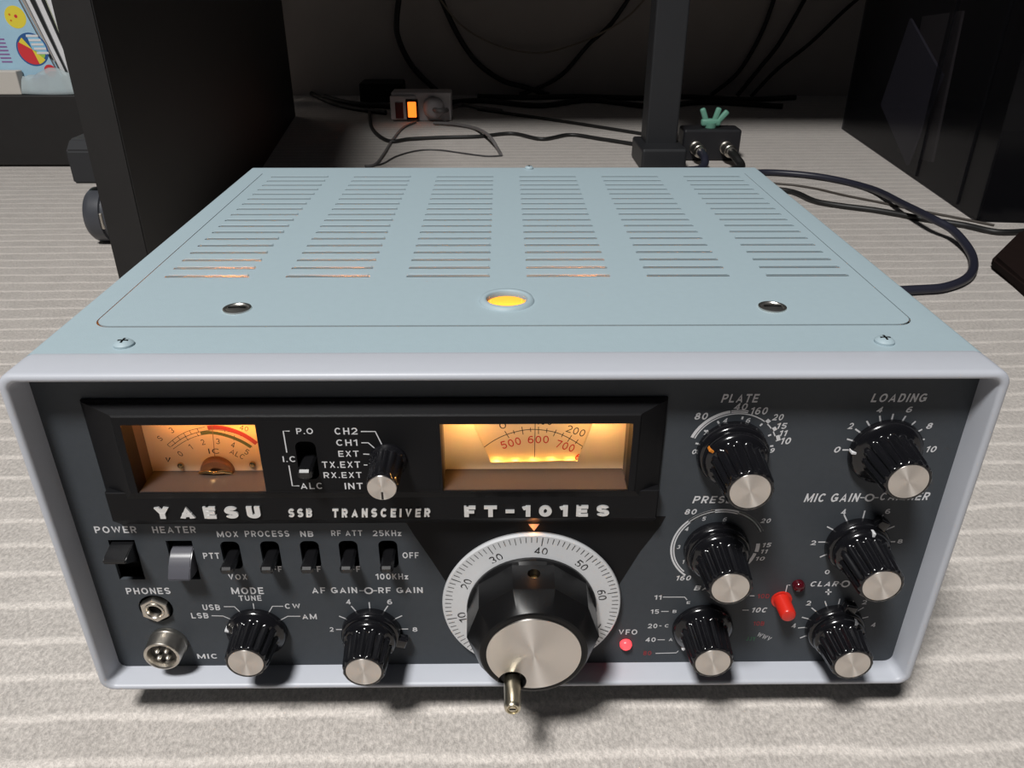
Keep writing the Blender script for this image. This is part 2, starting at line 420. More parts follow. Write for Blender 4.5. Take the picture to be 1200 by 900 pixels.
# rolled lips along the front edge of every slot
b = new()
for i in range(6):
    x0 = -148.2 + 52.4 * i
    for j in range(18):
        y = 93.4 + (273.2 - 93.4) * j / 17 + 1.75
        box(b, x0 + 0.6, x0 + 35.7, y - 0.75, y + 0.75, CT + 0.2, CT + 0.62, 0.3, 1)
obj('louvre_lip', b, M_case, lid)
b = new()
n = 44
loft(b, [[(0.1 + r * math.cos(2 * PI * k / n), 64.8 + r * math.sin(2 * PI * k / n), z) for k in range(n)]
         for r, z in ((8.2, CT - 1), (8.2, CT + 1.2), (8.9, CT + 1.7), (10.6, CT + 1.5), (11.3, CT + 0.2))], False, False)
obj('peephole_rim', b, M_case, lid, smooth=True, auto=60)
for x, y in ((-106.3, 56.8), (105.6, 57.0)):
    b = new(); lathe_z(b, x, y, [(CT + 0.2, 5.6), (CT + 0.8, 5.5), (CT + 1.0, 5.0), (CT + 0.9, 4.5), (CT + 0.55, 4.2), (CT + 0.85, 2.6), (CT + 1.0, 0.3)], 40)
    f = obj('lid_fastener', b, M_chrome, lid, smooth=True)
    b = new(); box(b, x - 3.4, x + 3.4, y - 0.5, y + 0.5, CT + 0.9, CT + 1.12)
    obj('slot', b, M_black, f)
for x, y, r in ((-137.1, 24.2, 3.6), (136.6, 24.8, 3.6), (16.1, 296.4, 2.9)):
    b = new(); lathe_z(b, x, y, [(CT - 0.2, r), (CT + 0.8, r * 0.98), (CT + 1.7, r * 0.72), (CT + 2.0, r * 0.3)], 28)
    s_ = obj('case_screw', b, M_case, T, smooth=True)
    b = new(); box(b, x - r * 0.5, x + r * 0.5, y - 0.35, y + 0.35, CT + 1.8, CT + 2.1); box(b, x - 0.35, x + 0.35, y - r * 0.5, y + r * 0.5, CT + 1.8, CT + 2.1)
    obj('cross_recess', b, M_black, s_)
# ---- inside: chassis deck and the pilot lamp under the peephole
b = new(); box(b, -166, 166, 21, 299, 92, 95)
obj('chassis_deck', b, mat('chassis_dull_metal', (0.10, 0.095, 0.09), 0.6), T)
b = new(); box(b, -16, 16, 58, 100, 95, 136)
obj('dial_lamp_house', b, mat('lamp_house_white', (0.72, 0.66, 0.55), 0.6), T)
b = new(); box(b, -15, 15, 59.5, 95, 136.2, 138, 1, 2); obj('lamp_diffuser', b, M_filament, T, smooth=True)
b = new(); lathe_x(b, 90, 139.0, [(-7, 1.2), (-6.5, 2.6), (6.5, 2.6), (7, 1.2)], 16)
obj('pilot_lamp', b, M_filament, T, smooth=True)
def point(name, x, y, z, e, col=(1.0, 0.50, 0.14), r=1.0):
    l = bpy.data.lights.new(name, 'POINT'); l.energy = e; l.color = col; l.shadow_soft_size = r * MM
    o = bpy.data.objects.new(name, l); COL.objects.link(o); o.location = Vector((x * MM, y * MM, (z + GZ) * MM)) - WL[T.name]; o.parent = T
    return o
for x in (-122, -66, 36): point('pilot_light', x, 86, 138, 0.045 if x < -100 else 0.026, (1.0, 0.24, 0.035), 2.0)
# ---- front bezel: a lipped frame
def ringloop(x, z0, z1, r, y): return [(px_, y, pz) for px_, pz in rrect(-x, x, z0, z1, r, 8)]
b = new()
loft(b, [ringloop(168.9, 1.0, 148.4, 4.2, 17.6), ringloop(169.6, 0.4, 148.7, 4.8, 17.0), ringloop(170.0, 0, 149, 5, 15), ringloop(170.2, -0.1, 149.1, 5.2, 2.0), ringloop(169.9, 0.2, 148.8, 5.0, 0.8), ringloop(169.1, 0.9, 148.0, 4.6, 0.15),
         ringloop(168.0, 1.7, 147.2, 4.2, 0.0), ringloop(167.2, 2.4, 146.4, 3.9, 0.3), ringloop(166.8, 2.8, 146.0, 3.6, 1.2), ringloop(165.4, 3.8, 145.0, 3.4, 11.5), ringloop(165.4, 3.8, 145, 3.4, 17.6)], False, False)
obj('front_bezel', b, M_bezel, T, smooth=True, auto=50)
# ---- front panel with its cut-outs
a = new(); box(a, -165.8, 165.8, YP, YP + 1.6, 3.4, 145.4)
c = new()
box(c, -146, 53, 0, 30, 93, 131)
SL = [(-108.3, 64.0), (-92.9, 64.0), (-77.4, 64.0), (-62.3, 64.0), (-46.8, 64.0)]
for x, z in SL: prism_y(c, rrect(x - 3.7, x + 3.7, z - 6.9, z + 6.9, 2.4, 5), 0, 30)
box(c, -154.8, -144.6, 0, 30, 52.0, 71.9)
box(c, -132.7, -122.6, 0, 30, 51.8, 71.4)
lathe_y(c, -143.6, 36.6, [(0, 6.9), (30, 6.9)], 36)
a = boolean(a, c)
panel = obj('front_panel', a, M_panel, T)
b = new(); box(b, -166, 166, 21.4, 22.4, 3.5, 145)
obj('sub_panel', b, M_black, T)
b = new()
for x, z in SL: box(b, x - 4.2, x + 4.2, 16, 19.3, z - 7.4, z + 7.4)
box(b, -155.2, -144.2, 16, 19.3, 51.6, 72.2); box(b, -133.1, -122.2, 16, 19.3, 51.4, 71.8); box(b, -151, -136, 16, 19.3, 29, 44)
obj('switch_well', b, M_black, T)

# ---- escutcheon with two windows
WINL = (-134.4, -87.8, 99.0, 127.8)
WINR = (-23.6, 44.0, 99.2, 127.7)
EY = 3.0
a = new()
o0 = [(-149.3, 84), (56.6, 84), (56.6, 134.6), (-149.3, 134.6)]
o1 = [(-148.6, 84), (56.1, 84), (56.1, 134.0), (-148.6, 134.0)]
i1 = [(-137.4, 98.4), (46.9, 98.4), (46.9, 131.5), (-137.4, 131.5)]
i2 = [(-136.7, 99.0), (46.3, 99.0), (46.3, 130.9), (-136.7, 130.9)]
loft(a, [[(x, 10.6, z) for x, z in o0], [(x, 8.9, z) for x, z in o0], [(x, 8.4, z) for x, z in o1], [(x, EY + 0.5, z) for x, z in i1], [(x, EY, z) for x, z in i1 if True], ][:4] + [[(x, EY, z) for x, z in i2]])
c = new()
for wx0, wx1, wz0, wz1 in (WINL, WINR): box(c, wx0, wx1, -5, 30, wz0, wz1)
prism_y(c, rrect(-74.9, -67.7, 105.0, 121.0, 2.4, 5), -5, 30)
a = boolean(a, c)
esc = obj('display_escutcheon', a, M_escut, T)
b = new(); box(b, -74.9, -67.7, 9, 9.6, 105, 121); obj('switch_well', b, M_black, T)
# display face sheet between the windows
b = new(); box(b, WINL[1] + 1.2, WINR[0] - 1.0, EY - 0.15, EY + 0.05, 100.2, 129.6)
c = new(); prism_y(c, rrect(-74.9, -67.7, 105.0, 121.0, 2.4, 5), -5, 30)
b = boolean(b, c)
obj('face_sheet', b, M_face, esc)
# name strip under it
b = new(); prism = [(-147.6, 79.8), (56.0, 79.8), (56.0, 98.0), (-147.6, 98.0)]
loft(b, [[(x, 10.3, z) for x, z in prism], [(x, 9.6, z) for x, z in prism], [(x, 4.9, z + (5.2 if z < 90 else 0)) for x, z in prism], [(x + (0.5 if x < 0 else -0.5), 4.5, z + (5.8 if z < 90 else -0.2)) for x, z in prism]])
strip_o = obj('name_strip', b, M_escut, esc)
b = new(); YS = 4.5
px_text(b, 'YAESU', 183.8, 306.8, 606.4, 593.2, YS, offset=0.05, extrude=0.7, gap=0.46)
obj('brand_lettering', b, M_letter, esc)
b = new(); px_text(b, 'FT-101ES', 544.2, 713.4, 604.2, 592.0, YS, offset=0.04, extrude=0.7, gap=0.48)
obj('model_lettering', b, M_letter, esc)
b = new()
px_text(b, 'SSB', 339, 366.8, 605.4, 595.8, YS, offset=0.03, shear=0.12, extrude=0.4, gap=0.34)
obj('mode_lettering', b, M_letter, esc)
b = new()
px_text(b, 'TRANSCEIVER', 390.6, 504.8, 605.4, 595.6, YS, offset=0.035, shear=0.12, extrude=0.4, gap=0.42)
obj('type_lettering', b, M_letter, esc)
b = new()
P = [at_y(*p, YP) for p in ((474, 609), (780, 605), (774, 616), (750, 646), (722, 690), (640, 760), (600, 760), (532, 696), (505, 655), (486, 628))]
loft(b, [[(q.x, YP - 0.15, q.z) for q in P], [(q.x, YP + 0.2, q.z) for q in P]])
obj('dial_surround', b, M_face, T)
# index triangle for the main dial
b = new()
P = [at_y(619, 614.0, 9.8), at_y(632, 614.0, 9.8), at_y(626, 622, 9.8)]
loft(b, [[(q.x, 9.7, q.z) for q in P], [(q.x, 10.2, q.z) for q in P]])
obj('dial_pointer', b, M_tri, T)
POINTER_AT = ((P[0] + P[1] + P[2]) / 3)
# ---- window shrouds
MFY = 17.0
for nm, (wx0, wx1, wz0, wz1) in (('meter_shroud', WINL), ('dial_shroud', WINR)):
    b = new()
    x0, x1, z0, z1 = wx0 - 0.05, wx1 + 0.05, wz0 - 0.05, wz1 + 0.05; t = 0.9
    box(b, x0 - t, x0, 9, MFY + 3.4, z0 - t, z1 + t); box(b, x1, x1 + t, 9, MFY + 3.4, z0 - t, z1 + t)
    box(b, x0, x1, 9, MFY + 3.4, z0 - t, z0); box(b, x0, x1, 9, MFY + 3.4, z1, z1 + t)
    obj(nm, b, M_shroud, T)
# polished inner linings that catch the lamp light
for (wx0, wx1, wz0, wz1) in (WINL, WINR):
    b = new(); box(b, wx0 + 0.3, wx1 - 0.3, 3.6, MFY, wz0, wz0 + 0.25); obj('window_sill_plate', b, M_shroud, T)

# ---- meter
b = new(); box(b, WINL[0], WINL[1], MFY, MFY + 1.2, WINL[2], WINL[3])
mt = obj('meter_card', b, M_meter, T)
b = new()
px_strip(b, [(200.8, 523), (213, 514), (226, 508.2), (240, 504.8), (256, 503.8), (272, 506.5), (286, 512), (300, 520)], 0.22, MFY, smooth=True)
px_strip(b, [(203, 526), (216, 517.3), (229, 511.5), (243, 508.5), (258, 508.6), (273, 511.5), (286, 517), (296, 524)], 0.18, MFY, smooth=True)
px_strip(b, [(196, 521), (208, 511.5), (222, 504.5), (240, 500.2)], 0.18, MFY, smooth=True)
for p, q in (((196, 521), (200, 524)), ((202, 516), (206, 520)), ((208, 511.5), (212, 515.5)), ((215, 507.5), (218, 511.5)), ((222, 504.5), (224.5, 508.8)), ((231, 502), (233, 506)), ((217, 511), (221, 516)), ((230, 506.5), (233, 511)), ((263.5, 500), (263.5, 506)), ((283.5, 506), (282, 511)), ((275, 510), (274, 516))):
    px_strip(b, [p, q], 0.2, MFY)
for s, x, y, rot in (('0', 212, 531.5, 35), ('1', 224, 523.5, 25), ('2', 238.3, 518, 10), ('3', 256, 517, -5), ('4', 273.7, 521, -22), ('5', 290, 529.5, -35)):
    px_text(b, s, x - 2.2, x + 2.2, y + 3.2, y - 3.2, MFY, rot=rot, offset=0.0)
px_text(b, 'IC', 245, 257.5, 531.5, 525.5, MFY, offset=0.0)
px_text(b, 'A', 248.5, 255, 541, 535.3, MFY, offset=0.01)
px_text(b, 'ALC', 270, 287, 535, 529, MFY, rot=-32, offset=0.0)
px_text(b, 'S', 186, 190.5, 516.5, 510.5, MFY, rot=30, offset=0.0)
px_text(b, '3', 199.5, 204, 507.3, 500.8, MFY, rot=25, offset=0.0)
px_text(b, '40', 281.5, 291.5, 504.5, 498.8, MFY, rot=-18, offset=0.0)
px_strip(b, [(194.5, 536), (197, 541), (199.5, 536)], 0.5, MFY)
obj('meter_print', b, M_blackink, mt)
b = new(); px_strip(b, [(243.3, 501.2), (253, 500.6), (263, 501.6), (273, 504.2), (283, 508.2), (292, 513.3), (300.8, 519.6)], 1.75, MFY, 0.14, True); obj('red_band', b, M_metred, mt)
b = new(); px_strip(b, [(235, 507.3), (245, 506.6), (255, 507.6), (265, 510), (275, 513.4), (285, 518), (294.5, 523.8)], 1.35, MFY, 0.14, True); obj('green_band', b, M_metgreen, mt)
b = new(); P0, P1 = at_y(248.5, 499, MFY - 1), at_y(252.5, 543, MFY - 1); strip(b, [(P0.x, P0.z), (P1.x, P1.z)], 0.25, MFY - 1)
obj('meter_needle', b, mat('needle_brown', (0.25, 0.14, 0.07), 0.5), mt)
for px_, py_ in ((212, 545), (296.2, 543.7)):
    q = at_y(px_, py_, MFY); b = new(); lathe_y(b, q.x, q.z, [(MFY, 1.25), (MFY - 0.7, 1.15), (MFY - 1.1, 0.7), (MFY - 1.2, 0.1)], 18)
    obj('meter_screw', b, M_brass, mt, smooth=True)
q = at_y(257, 557, MFY); b = new(); lathe_y(b, q.x, WINL[2] + 0.4, [(MFY, 6.4), (MFY - 1.6, 6.2), (MFY - 2.2, 5.4), (MFY - 2.2, 2.6), (MFY - 0.6, 2.4)], 40)
bmesh.ops.bisect_plane(b, geom=b.verts[:] + b.edges[:] + b.faces[:], plane_co=(0, 0, WINL[2] + 0.3), plane_no=(0, 0, -1), clear_outer=True)
mv = obj('meter_movement', b, M_coil, mt, smooth=True)
b = new(); tube(b, [(q.x - 6.2, MFY - 2.4, WINL[2] + 0.9), (q.x - 3, MFY - 3.2, WINL[2] + 1.9), (q.x, MFY - 3.2, WINL[2] + 1.6), (q.x + 3, MFY - 3.2, WINL[2] + 2.0), (q.x + 6, MFY - 2.4, WINL[2] + 0.9)], 0.55, 8)
obj('hairspring', b, M_brass, mv, smooth=True)

# ---- frequency dial
b = new()
outer = [(WINR[0], WINR[2]), (WINR[1], WINR[2]), (WINR[1], WINR[3]), (WINR[0], WINR[3])]
a = new(); prism_y(a, outer, MFY, MFY + 0.7)
tz = [at_y(548.5, 485, MFY), at_y(575.5, 542.8, MFY), at_y(676.5, 540.6, MFY), at_y(699, 485, MFY)]
c = new(); prism_y(c, [(q.x, q.z) for q in tz], MFY - 3, MFY + 3)
a = boolean(a, c)
obj('dial_mask', a, M_dialplate, T)
DY = MFY + 2.6
b = new(); box(b, WINR[0], WINR[1], DY, DY + 0.5, WINR[2], WINR[3])
dd = obj('frequency_dial', b, mat('dial_frosted_plastic', (0.76, 0.66, 0.54), 0.5, emit=(1.0, 0.52, 0.16), estr=0.10), T)
b = new()
px_strip(b, [(567.2, 524), (579, 516), (593.3, 509.2), (612, 504.2), (629.3, 503.2), (650.7, 506.5), (668, 514), (686, 525)], 0.3, DY, smooth=True)
for p, q in (((591.5, 505), (596.5, 513)), ((601.5, 504), (603, 508.5)), ((611.5, 500), (613, 509)), ((621.5, 501), (622, 506)), ((631, 500), (631, 508.5)), ((641, 502), (640.5, 507)), ((652, 503.5), (648.5, 511)), ((660.5, 507), (658, 512)), ((670, 510), (665, 517.5)), ((677.5, 515), (674, 520)), ((685.5, 520), (681, 526))):
    px_strip(b, [p, q], 0.28, DY)
px_text(b, '0', 585.2, 593.0, 502.2, 494.5, DY, rot=15, offset=0.0)
px_text(b, '100', 628, 647, 497.6, 490, DY, rot=-3, offset=0.0)
px_text(b, '200', 663, 686, 509, 500.5, DY, rot=-20, offset=0.0)
obj('dial_scale', b, M_blackink, dd)
b = new()
px_text(b, '500', 587, 610.5, 523.5, 514.5, DY, rot=17, offset=0.005)
px_text(b, '600', 618.5, 643, 519.3, 510.5, DY, offset=0.005)
px_text(b, '700', 651, 673.5, 527, 518, DY, rot=-20, offset=0.005)
px_text(b, '6', 674.5, 681.5, 539.5, 531, DY, rot=-28, offset=0.005)
obj('dial_red_scale', b, M_dialred, dd)
b = new(); P0, P1 = at_y(627, 494, MFY - 0.3), at_y(626.4, 536, MFY - 0.3); box(b, P1.x - 0.12, P1.x + 0.12, MFY - 0.4, MFY - 0.1, P1.z, WINR[3] - 0.3)
obj('hairline', b, M_blackink, T)
# lamps inside the two windows, tucked under the top of the shrouds
for x in (-13, 33): point('dial_light', x, 9.5, 125.4, 0.0175, (1.0, 0.47, 0.12))
for x in (-4, 3, 10, 17, 24): point('dial_light', x, MFY + 1.5, 100.6, 0.0008, (1.0, 0.46, 0.10), 0.4)
point('added_knob_glow_light', POINTER_AT.x, 7.2, POINTER_AT.z - 0.5, 0.0006, (1.0, 0.36, 0.08), 0.6)  # added bare light in front of the panel, for the glow on the knob
point('meter_light', -97, 9.5, 125.4, 0.0185, (1.0, 0.36, 0.06))
point('meter_light', -118, 11.0, 126.0, 0.0085, (1.0, 0.36, 0.06))

# ---- silkscreen
b = new()
def t(s, xl, xr, yb, yc, **k): px_text(b, s, xl, xr, yb, yc, YP, **k)
I_ = dict(shear=0.22, offset=0.02)
right = new(); left = b
for s, xl, xr, yb, yc in (('POWER', 112, 161, 624.4, 616.6), ('HEATER', 179.6, 230.4, 624.4, 616.6), ('MOX', 255, 279.6, 629.2, 622.4), ('PTT', 239, 258, 654.6, 647.6),
        ('VOX', 268.4, 290, 679.2, 672.6), ('PHONES', 149, 200.6, 696, 688.6), ('MODE', 272, 309.6, 696, 688.2), ('TUNE', 280.6, 307, 703.8, 697.6), ('USB', 238.4, 258.6, 714.8, 708.2),
        ('LSB', 225, 245, 724.4, 718), ('PROCESS', 287.6, 339.6, 628.8, 621.6), ('NB', 352.4, 367.6, 628.8, 622), ('RF ATT', 388.6, 425, 627.8, 621.2), ('25KHz', 436.4, 471, 628, 621.2),
        ('OFF', 312, 331, 670, 663.3), ('OFF', 357.5, 376.5, 670, 663.3), ('OFF', 403.5, 422.5, 670, 663.3), ('OFF', 472, 491, 654, 647), ('100KHz', 440.4, 479, 678.8, 672),
        ('AF GAIN', 366, 419, 695, 688), ('RF GAIN', 443.6, 495.6, 694.8, 688), ('CW', 334.4, 352.4, 713, 707.2), ('AM', 354.6, 371.6, 725.4, 719.2),
        ('4', 405.4, 411.2, 708, 702.2), ('6', 454, 459.8, 708, 702.2), ('2', 386.2, 391.2, 740, 734.8), ('8', 483.6, 489.4, 740, 734.8), ('MIC', 232, 255, 771.6, 766),
        ('11', 766.3, 774.8, 702.5, 697.3), ('15', 762, 772, 719, 714), ('20', 758.3, 770, 736, 730.7), ('40', 755.8, 768, 752, 746.8), ('VFO', 724.6, 746.5, 743.5, 737.5),
        ('E', 804.5, 808.5, 707.5, 704.5), ('B', 788, 792.5, 718, 714.5), ('C', 778.8, 783.2, 735, 731.3), ('A', 783.5, 788, 751, 747.3),
        ('0', 966, 971.6, 672.6, 667.6), ('4', 984.5, 990.5, 603, 596.4), ('2', 949, 955.5, 638.5, 633.2), ('6', 1036.5, 1042.5, 602, 596.2), ('8', 1051, 1057, 636.5, 631.6),
        ('2', 943.6, 949.6, 709.3, 703.8), ('4', 926.6, 932, 735.7, 730.4), ('4', 1019.8, 1025.2, 734.5, 729.5), ('2', 1009, 1015, 708, 703)):
    t(s, xl, xr, yb, yc, offset=0.018)
for s, xl, xr, yb, yc in (('PLATE', 844.6, 889, 471.5, 461.6), ('LOADING', 1019.8, 1084.9, 471, 461), ('80', 813.5, 829, 491.6, 483.5), ('40', 859, 875.5, 480.5, 472.4), ('160', 879.4, 899, 485.6, 477),
        ('20', 903.7, 917.5, 492.5, 485), ('15', 910, 921.6, 502.4, 495.5), ('11', 913, 922, 511, 504), ('10', 914.5, 926, 520.4, 512.6), ('0', 810.8, 815.8, 532, 526.4), ('2', 824.2, 829.4, 509.4, 503.6), ('4', 846.4, 851.8, 495.4, 489.8), ('6', 873.6, 879, 495.2, 489.8), ('9', 902, 907.2, 530.4, 525),
        ('0', 976.8, 984, 530.2, 523.2), ('2', 992.2, 999.4, 502.6, 495.4), ('4', 1026, 1033.4, 483.4, 476.6), ('6', 1061, 1068.2, 483.2, 476.4), ('8', 1084.6, 1091.6, 502.4, 495.4), ('10', 1084.6, 1096.2, 529.8, 522.6),
        ('MIC GAIN', 941.5, 1006.6, 588, 578), ('CARRIER', 1030.5, 1088, 586, 576.8), ('PRESELECT', 811, 898, 589.4, 581), ('80', 802, 816, 602.7, 596.4), ('20', 890, 902.7, 612.7, 607.4), ('15', 893.3, 903.3, 641, 636),
        ('11', 891.3, 899.3, 648.4, 643.6), ('10', 885.3, 895.7, 656.7, 652.2), ('160', 792.3, 809.3, 680, 674.3), ('3', 792.8, 797, 643, 638.6), ('4', 802, 806.4, 622, 617.4), ('5', 822.4, 827, 610, 605.4), ('6', 846.6, 851.4, 611, 606), ('1', 799.4, 802, 660.4, 656),
        ('BAND', 812.7, 850, 691.4, 685.8), ('CLAR', 949.2, 982, 687, 681), ('10C', 880.7, 898.3, 717.5, 711.8)):
    px_text(right, s, xl, xr, yb, yc, YP, **I_)
px_text(right, 'WWV', 886, 904, 748.5, 743.5, YP, rot=-27, offset=0.012)
L = lambda P, w=0.42: px_strip(b, P, w, YP)
L([(332, 710.3), (319.3, 710.3), (314.7, 718.3)]); L([(352, 722), (337.3, 722), (329, 726.3)]); L([(262.4, 710.7), (274.7, 710.7), (281.6, 717.3)]); L([(248, 721.3), (261.3, 721.7), (270, 725.3)]); L([(296.7, 706.7), (298, 715)])
L([(776.8, 699.5), (802.3, 699.5), (805, 702.8)]); L([(774.8, 716.3), (783.5, 716.3)]); L([(772.5, 733.2), (775.2, 733.2)]); L([(770.5, 749.5), (779, 749.5)]); L([(768.2, 765.5), (792.5, 764.8), (794.8, 762.5)])
L([(878.5, 698), (884, 698)]); L([(869.8, 714.8), (877.3, 714.8)]); L([(926, 685.5), (922.5, 685.5), (920, 696.7)])
L([(421, 692), (427, 692)], 0.3); L([(437, 692), (442, 692)]); L([(1008, 583), (1014, 583)]); L([(1024, 583), (1029.5, 583)]); L([(967, 693.5), (974.4, 693.5)], 0.6); L([(970.7, 690), (970.7, 697)], 0.7); L([(984, 684), (988, 684)])
for (cx, cz) in ((at_y(432, 692, YP).x, at_y(432, 692, YP).z), (at_y(1019, 583, YP).x, at_y(1019, 583, YP).z), (at_y(990.8, 684, YP).x, at_y(990.8, 684, YP).z)):
    arc(b, cx, cz, 1.5, 0, 360, 0.7, YP - 0.1, 20)
YI = YP - 0.1
for k in range(11): radial(b, 138.3, 111.9, 11.4, 15.3 - 0.15 * max(k - 5, 0) * (1 if k < 10 else 1.6), 180 - 18 * k, 0.62, YI)
for k in range(9): radial(b, 137.2, 69.0, 11.4, 15.2, 210 - 30 * k, 0.55, YI)
for k in range(9): radial(b, 136.4, 24.8, 11.6, 14.6, 210 - 24 * k, 0.5, YI)
for k in range(9): radial(b, -56.5, 24.2, 11.6, 15.0, 210 - 30 * k, 0.52, YI)
# plate scale
pc = (82.8, 111.8)
arc(b, *pc, 16.8, 160, 101, 1.15, YI); arc(b, *pc, 15.7, 160, 16, 0.42, YI); arc(b, *pc, 16.4, 100, 79, 0.5, YI); arc(b, *pc, 17.1, 100, 79, 0.4, YI)
for a_ in (49, 34, 19): radial(b, *pc, 15.5, 17.3, a_, 1.6 if a_ != 19 else 2.4, YI)
for a_ in (167, 143, 120, 84, 52, 28, 8): radial(b, *pc, 13.4, 14.6, a_, 0.7, YI)
sc = (82.6, 66.8)
arc(b, *sc, 18.2, 25, 232, 0.75, YI); arc(b, *sc, 17.2, 25, 226, 0.55, YI); arc(b, *sc, 17.7, 25, 70, 1.5, YI); arc(b, *sc, 17.7, 100, 135, 1.5, YI)
arc(b, *sc, 15.9, 6, -9, 1.5, YI); arc(b, *sc, 15.6, -12, -32, 1.3, YI)
obj('panel_lettering', b, M_white, panel)
obj('panel_lettering', right, M_white, panel, label='slanted white lettering of the right half')
b = new()
px_text(b, '80', 753.5, 763, 767.6, 762.6, YP); obj('panel_lettering', b, M_redink, panel, label='dark red 80 beside the band knob')
b = new(); px_text(b, '10D', 887, 901, 701, 695.8, YP); px_text(b, '10B', 882, 895, 733, 728, YP)
obj('panel_lettering', b, M_redink, panel, label='dark red band numbers')
b = new(); px_text(b, 'JJY', 874, 885, 750.5, 746, YP); obj('panel_lettering', b, M_greenink, panel, label='green band letters')
# display face lettering
b = new(); YF = EY - 0.15
for s, xl, xr, yb, yc in (('P.O', 347.7, 367.2, 508.5, 501.6), ('CH2', 392.5, 419.2, 509, 501.1), ('CH1', 394.5, 419.2, 522.2, 514.8), ('EXT', 396.9, 420.9, 535, 528), ('TX.EXT', 378, 422.6, 548, 540.6), ('RX.EXT', 379.7, 424.2, 559.9, 553.1), ('INT', 404.4, 425.7, 573.1, 565.7), ('I.C', 331.9, 346.6, 541.2, 534.5), ('ALC', 352.7, 378, 572.9, 565.5)):
    px_text(b, s, xl, xr, yb, yc, YF, offset=0.012)
for P in ([(422.9, 505.5), (439.8, 505.5), (447.3, 520.4)], [(423.5, 518.7), (431.5, 518.7), (438.7, 524.8)], [(425.7, 531.9), (433.9, 532.3)], [(426.3, 544.7), (430.7, 544.7)], [(339.4, 505), (331.9, 505), (336.2, 530.2)], [(338.6, 545.3), (342.7, 569.2), (350.9, 569.2)]):
    px_strip(b, P, 0.42, YF)
obj('display_lettering', b, M_white, esc)

# ---- switches
for k, (x, z) in enumerate(SL):
    b = new(); zz = z - 1.5
    box(b, x - 2.5, x + 2.5, 2.0, 16.5, zz - 1.7, zz + 1.7, 0.85, 1)
    obj('slide_switch', b, M_switch, T)
b = new(); box(b, -73.9, -68.9, -3.0, 9.5, 108.6, 112.6, 0.85, 1)
obj('slide_switch', b, M_switch, T)
def paddle(x0, x1, yz, mname, name):
    b = new()
    loft(b, [[(x0, y, z) for y, z in yz], [(x1, y, z) for y, z in yz]])
    bmesh.ops.bevel(b, geom=list(b.edges), offset=0.35, segments=2, affect='EDGES')
    return obj(name, b, mname, T, smooth=True)
paddle(-154.0, -145.3, [(15, 71.4), (9, 70.2), (4, 69.6), (1.6, 68.8), (1.3, 67.4), (3, 66.2), (8, 63.5), (12, 59), (15, 57)], M_switch, 'power_paddle')
paddle(-131.9, -123.3, [(15, 67.5), (10, 66.2), (7.4, 64.2), (5.4, 61.6), (3.2, 58.8), (2.8, 57.8), (3.4, 57.0), (8, 56.2), (15, 56)], M_paddle, 'heater_paddle')
# ---- sockets
b = new()
hexo = lambda r, y, ph=0: [(-143.6 + r * math.cos(PI / 3 * k + ph), y, 36.7 + r * math.sin(PI / 3 * k + ph)) for k in range(6)]
def hexring(bm, cx, cz, r, ri, y0, y1, ph):
    o_ = lambda rr, y: [(cx + rr * math.cos(PI / 3 * k + ph), y, cz + rr * math.sin(PI / 3 * k + ph)) for k in range(6)]
    n = 36
    def sub(rr, y):
        P = o_(rr, y); out = []
        for k in range(6):
            p, q = Vector(P[k]), Vector(P[(k + 1) % 6])
            for j in range(6): out.append(tuple(p.lerp(q, j / 6)))
        return out
    cir = lambda rr, y: [(cx + rr * math.cos(2 * PI * k / n + ph), y, cz + rr * math.sin(2 * PI * k / n + ph)) for k in range(n)]
    loft(bm, [sub(r * 0.98, y1), sub(r, y1 - 0.3), sub(r, y0 + 0.4), sub(r * 0.95, y0), cir(ri + 1.2, y0), cir(ri + 1.0, y0 - 0.5), cir(ri + 0.4, y0 - 0.6), cir(ri, y0), cir(ri * 0.9, y1)], False, False)
hexring(b, -143.4, 36.9, 6.1, 2.9, 8.0, 12, PI / 2)
ph = obj('phones_jack', b, M_nickel, T, smooth=True, auto=30)
b = new(); lathe_y(b, -143.4, 36.9, [(9.6, 2.9), (15.9, 2.9)], 24); obj('jack_hole', b, M_black, ph)
mx, mz = -142.0, 18.0
b = new()
n = 48
cir = lambda r, y, fl=0: [(mx + (r - fl * (k % 2)) * math.cos(2 * PI * k / n), y, mz + (r - fl * (k % 2)) * math.sin(2 * PI * k / n)) for k in range(n)]
loft(b, [cir(7.9, 9.9), cir(8.0, 8.4), cir(7.8, 7.9), cir(7.6, 7.6), cir(7.5, 2.2), cir(7.2, 1.6), cir(6.6, 1.4), cir(6.0, 1.8), cir(5.6, 3.0), cir(5.5, 7.0)], False, False)
mj = obj('mic_socket', b, M_nickel, T, smooth=True)
b = new(); lathe_y(b, mx, mz, [(4.4, 5.55), (9.8, 5.55)], 30); obj('socket_insert', b, mat('bakelite_black', (0.02, 0.016, 0.014), 0.4), mj)
for k in range(4):
    a_ = PI / 4 + k * PI / 2
    b = new(); lathe_y(b, mx + 2.6 * math.cos(a_), mz + 2.6 * math.sin(a_), [(4.6, 0.9), (2.6, 0.9), (2.0, 0.5)], 14); obj('socket_pin', b, M_chrome, mj, smooth=True)
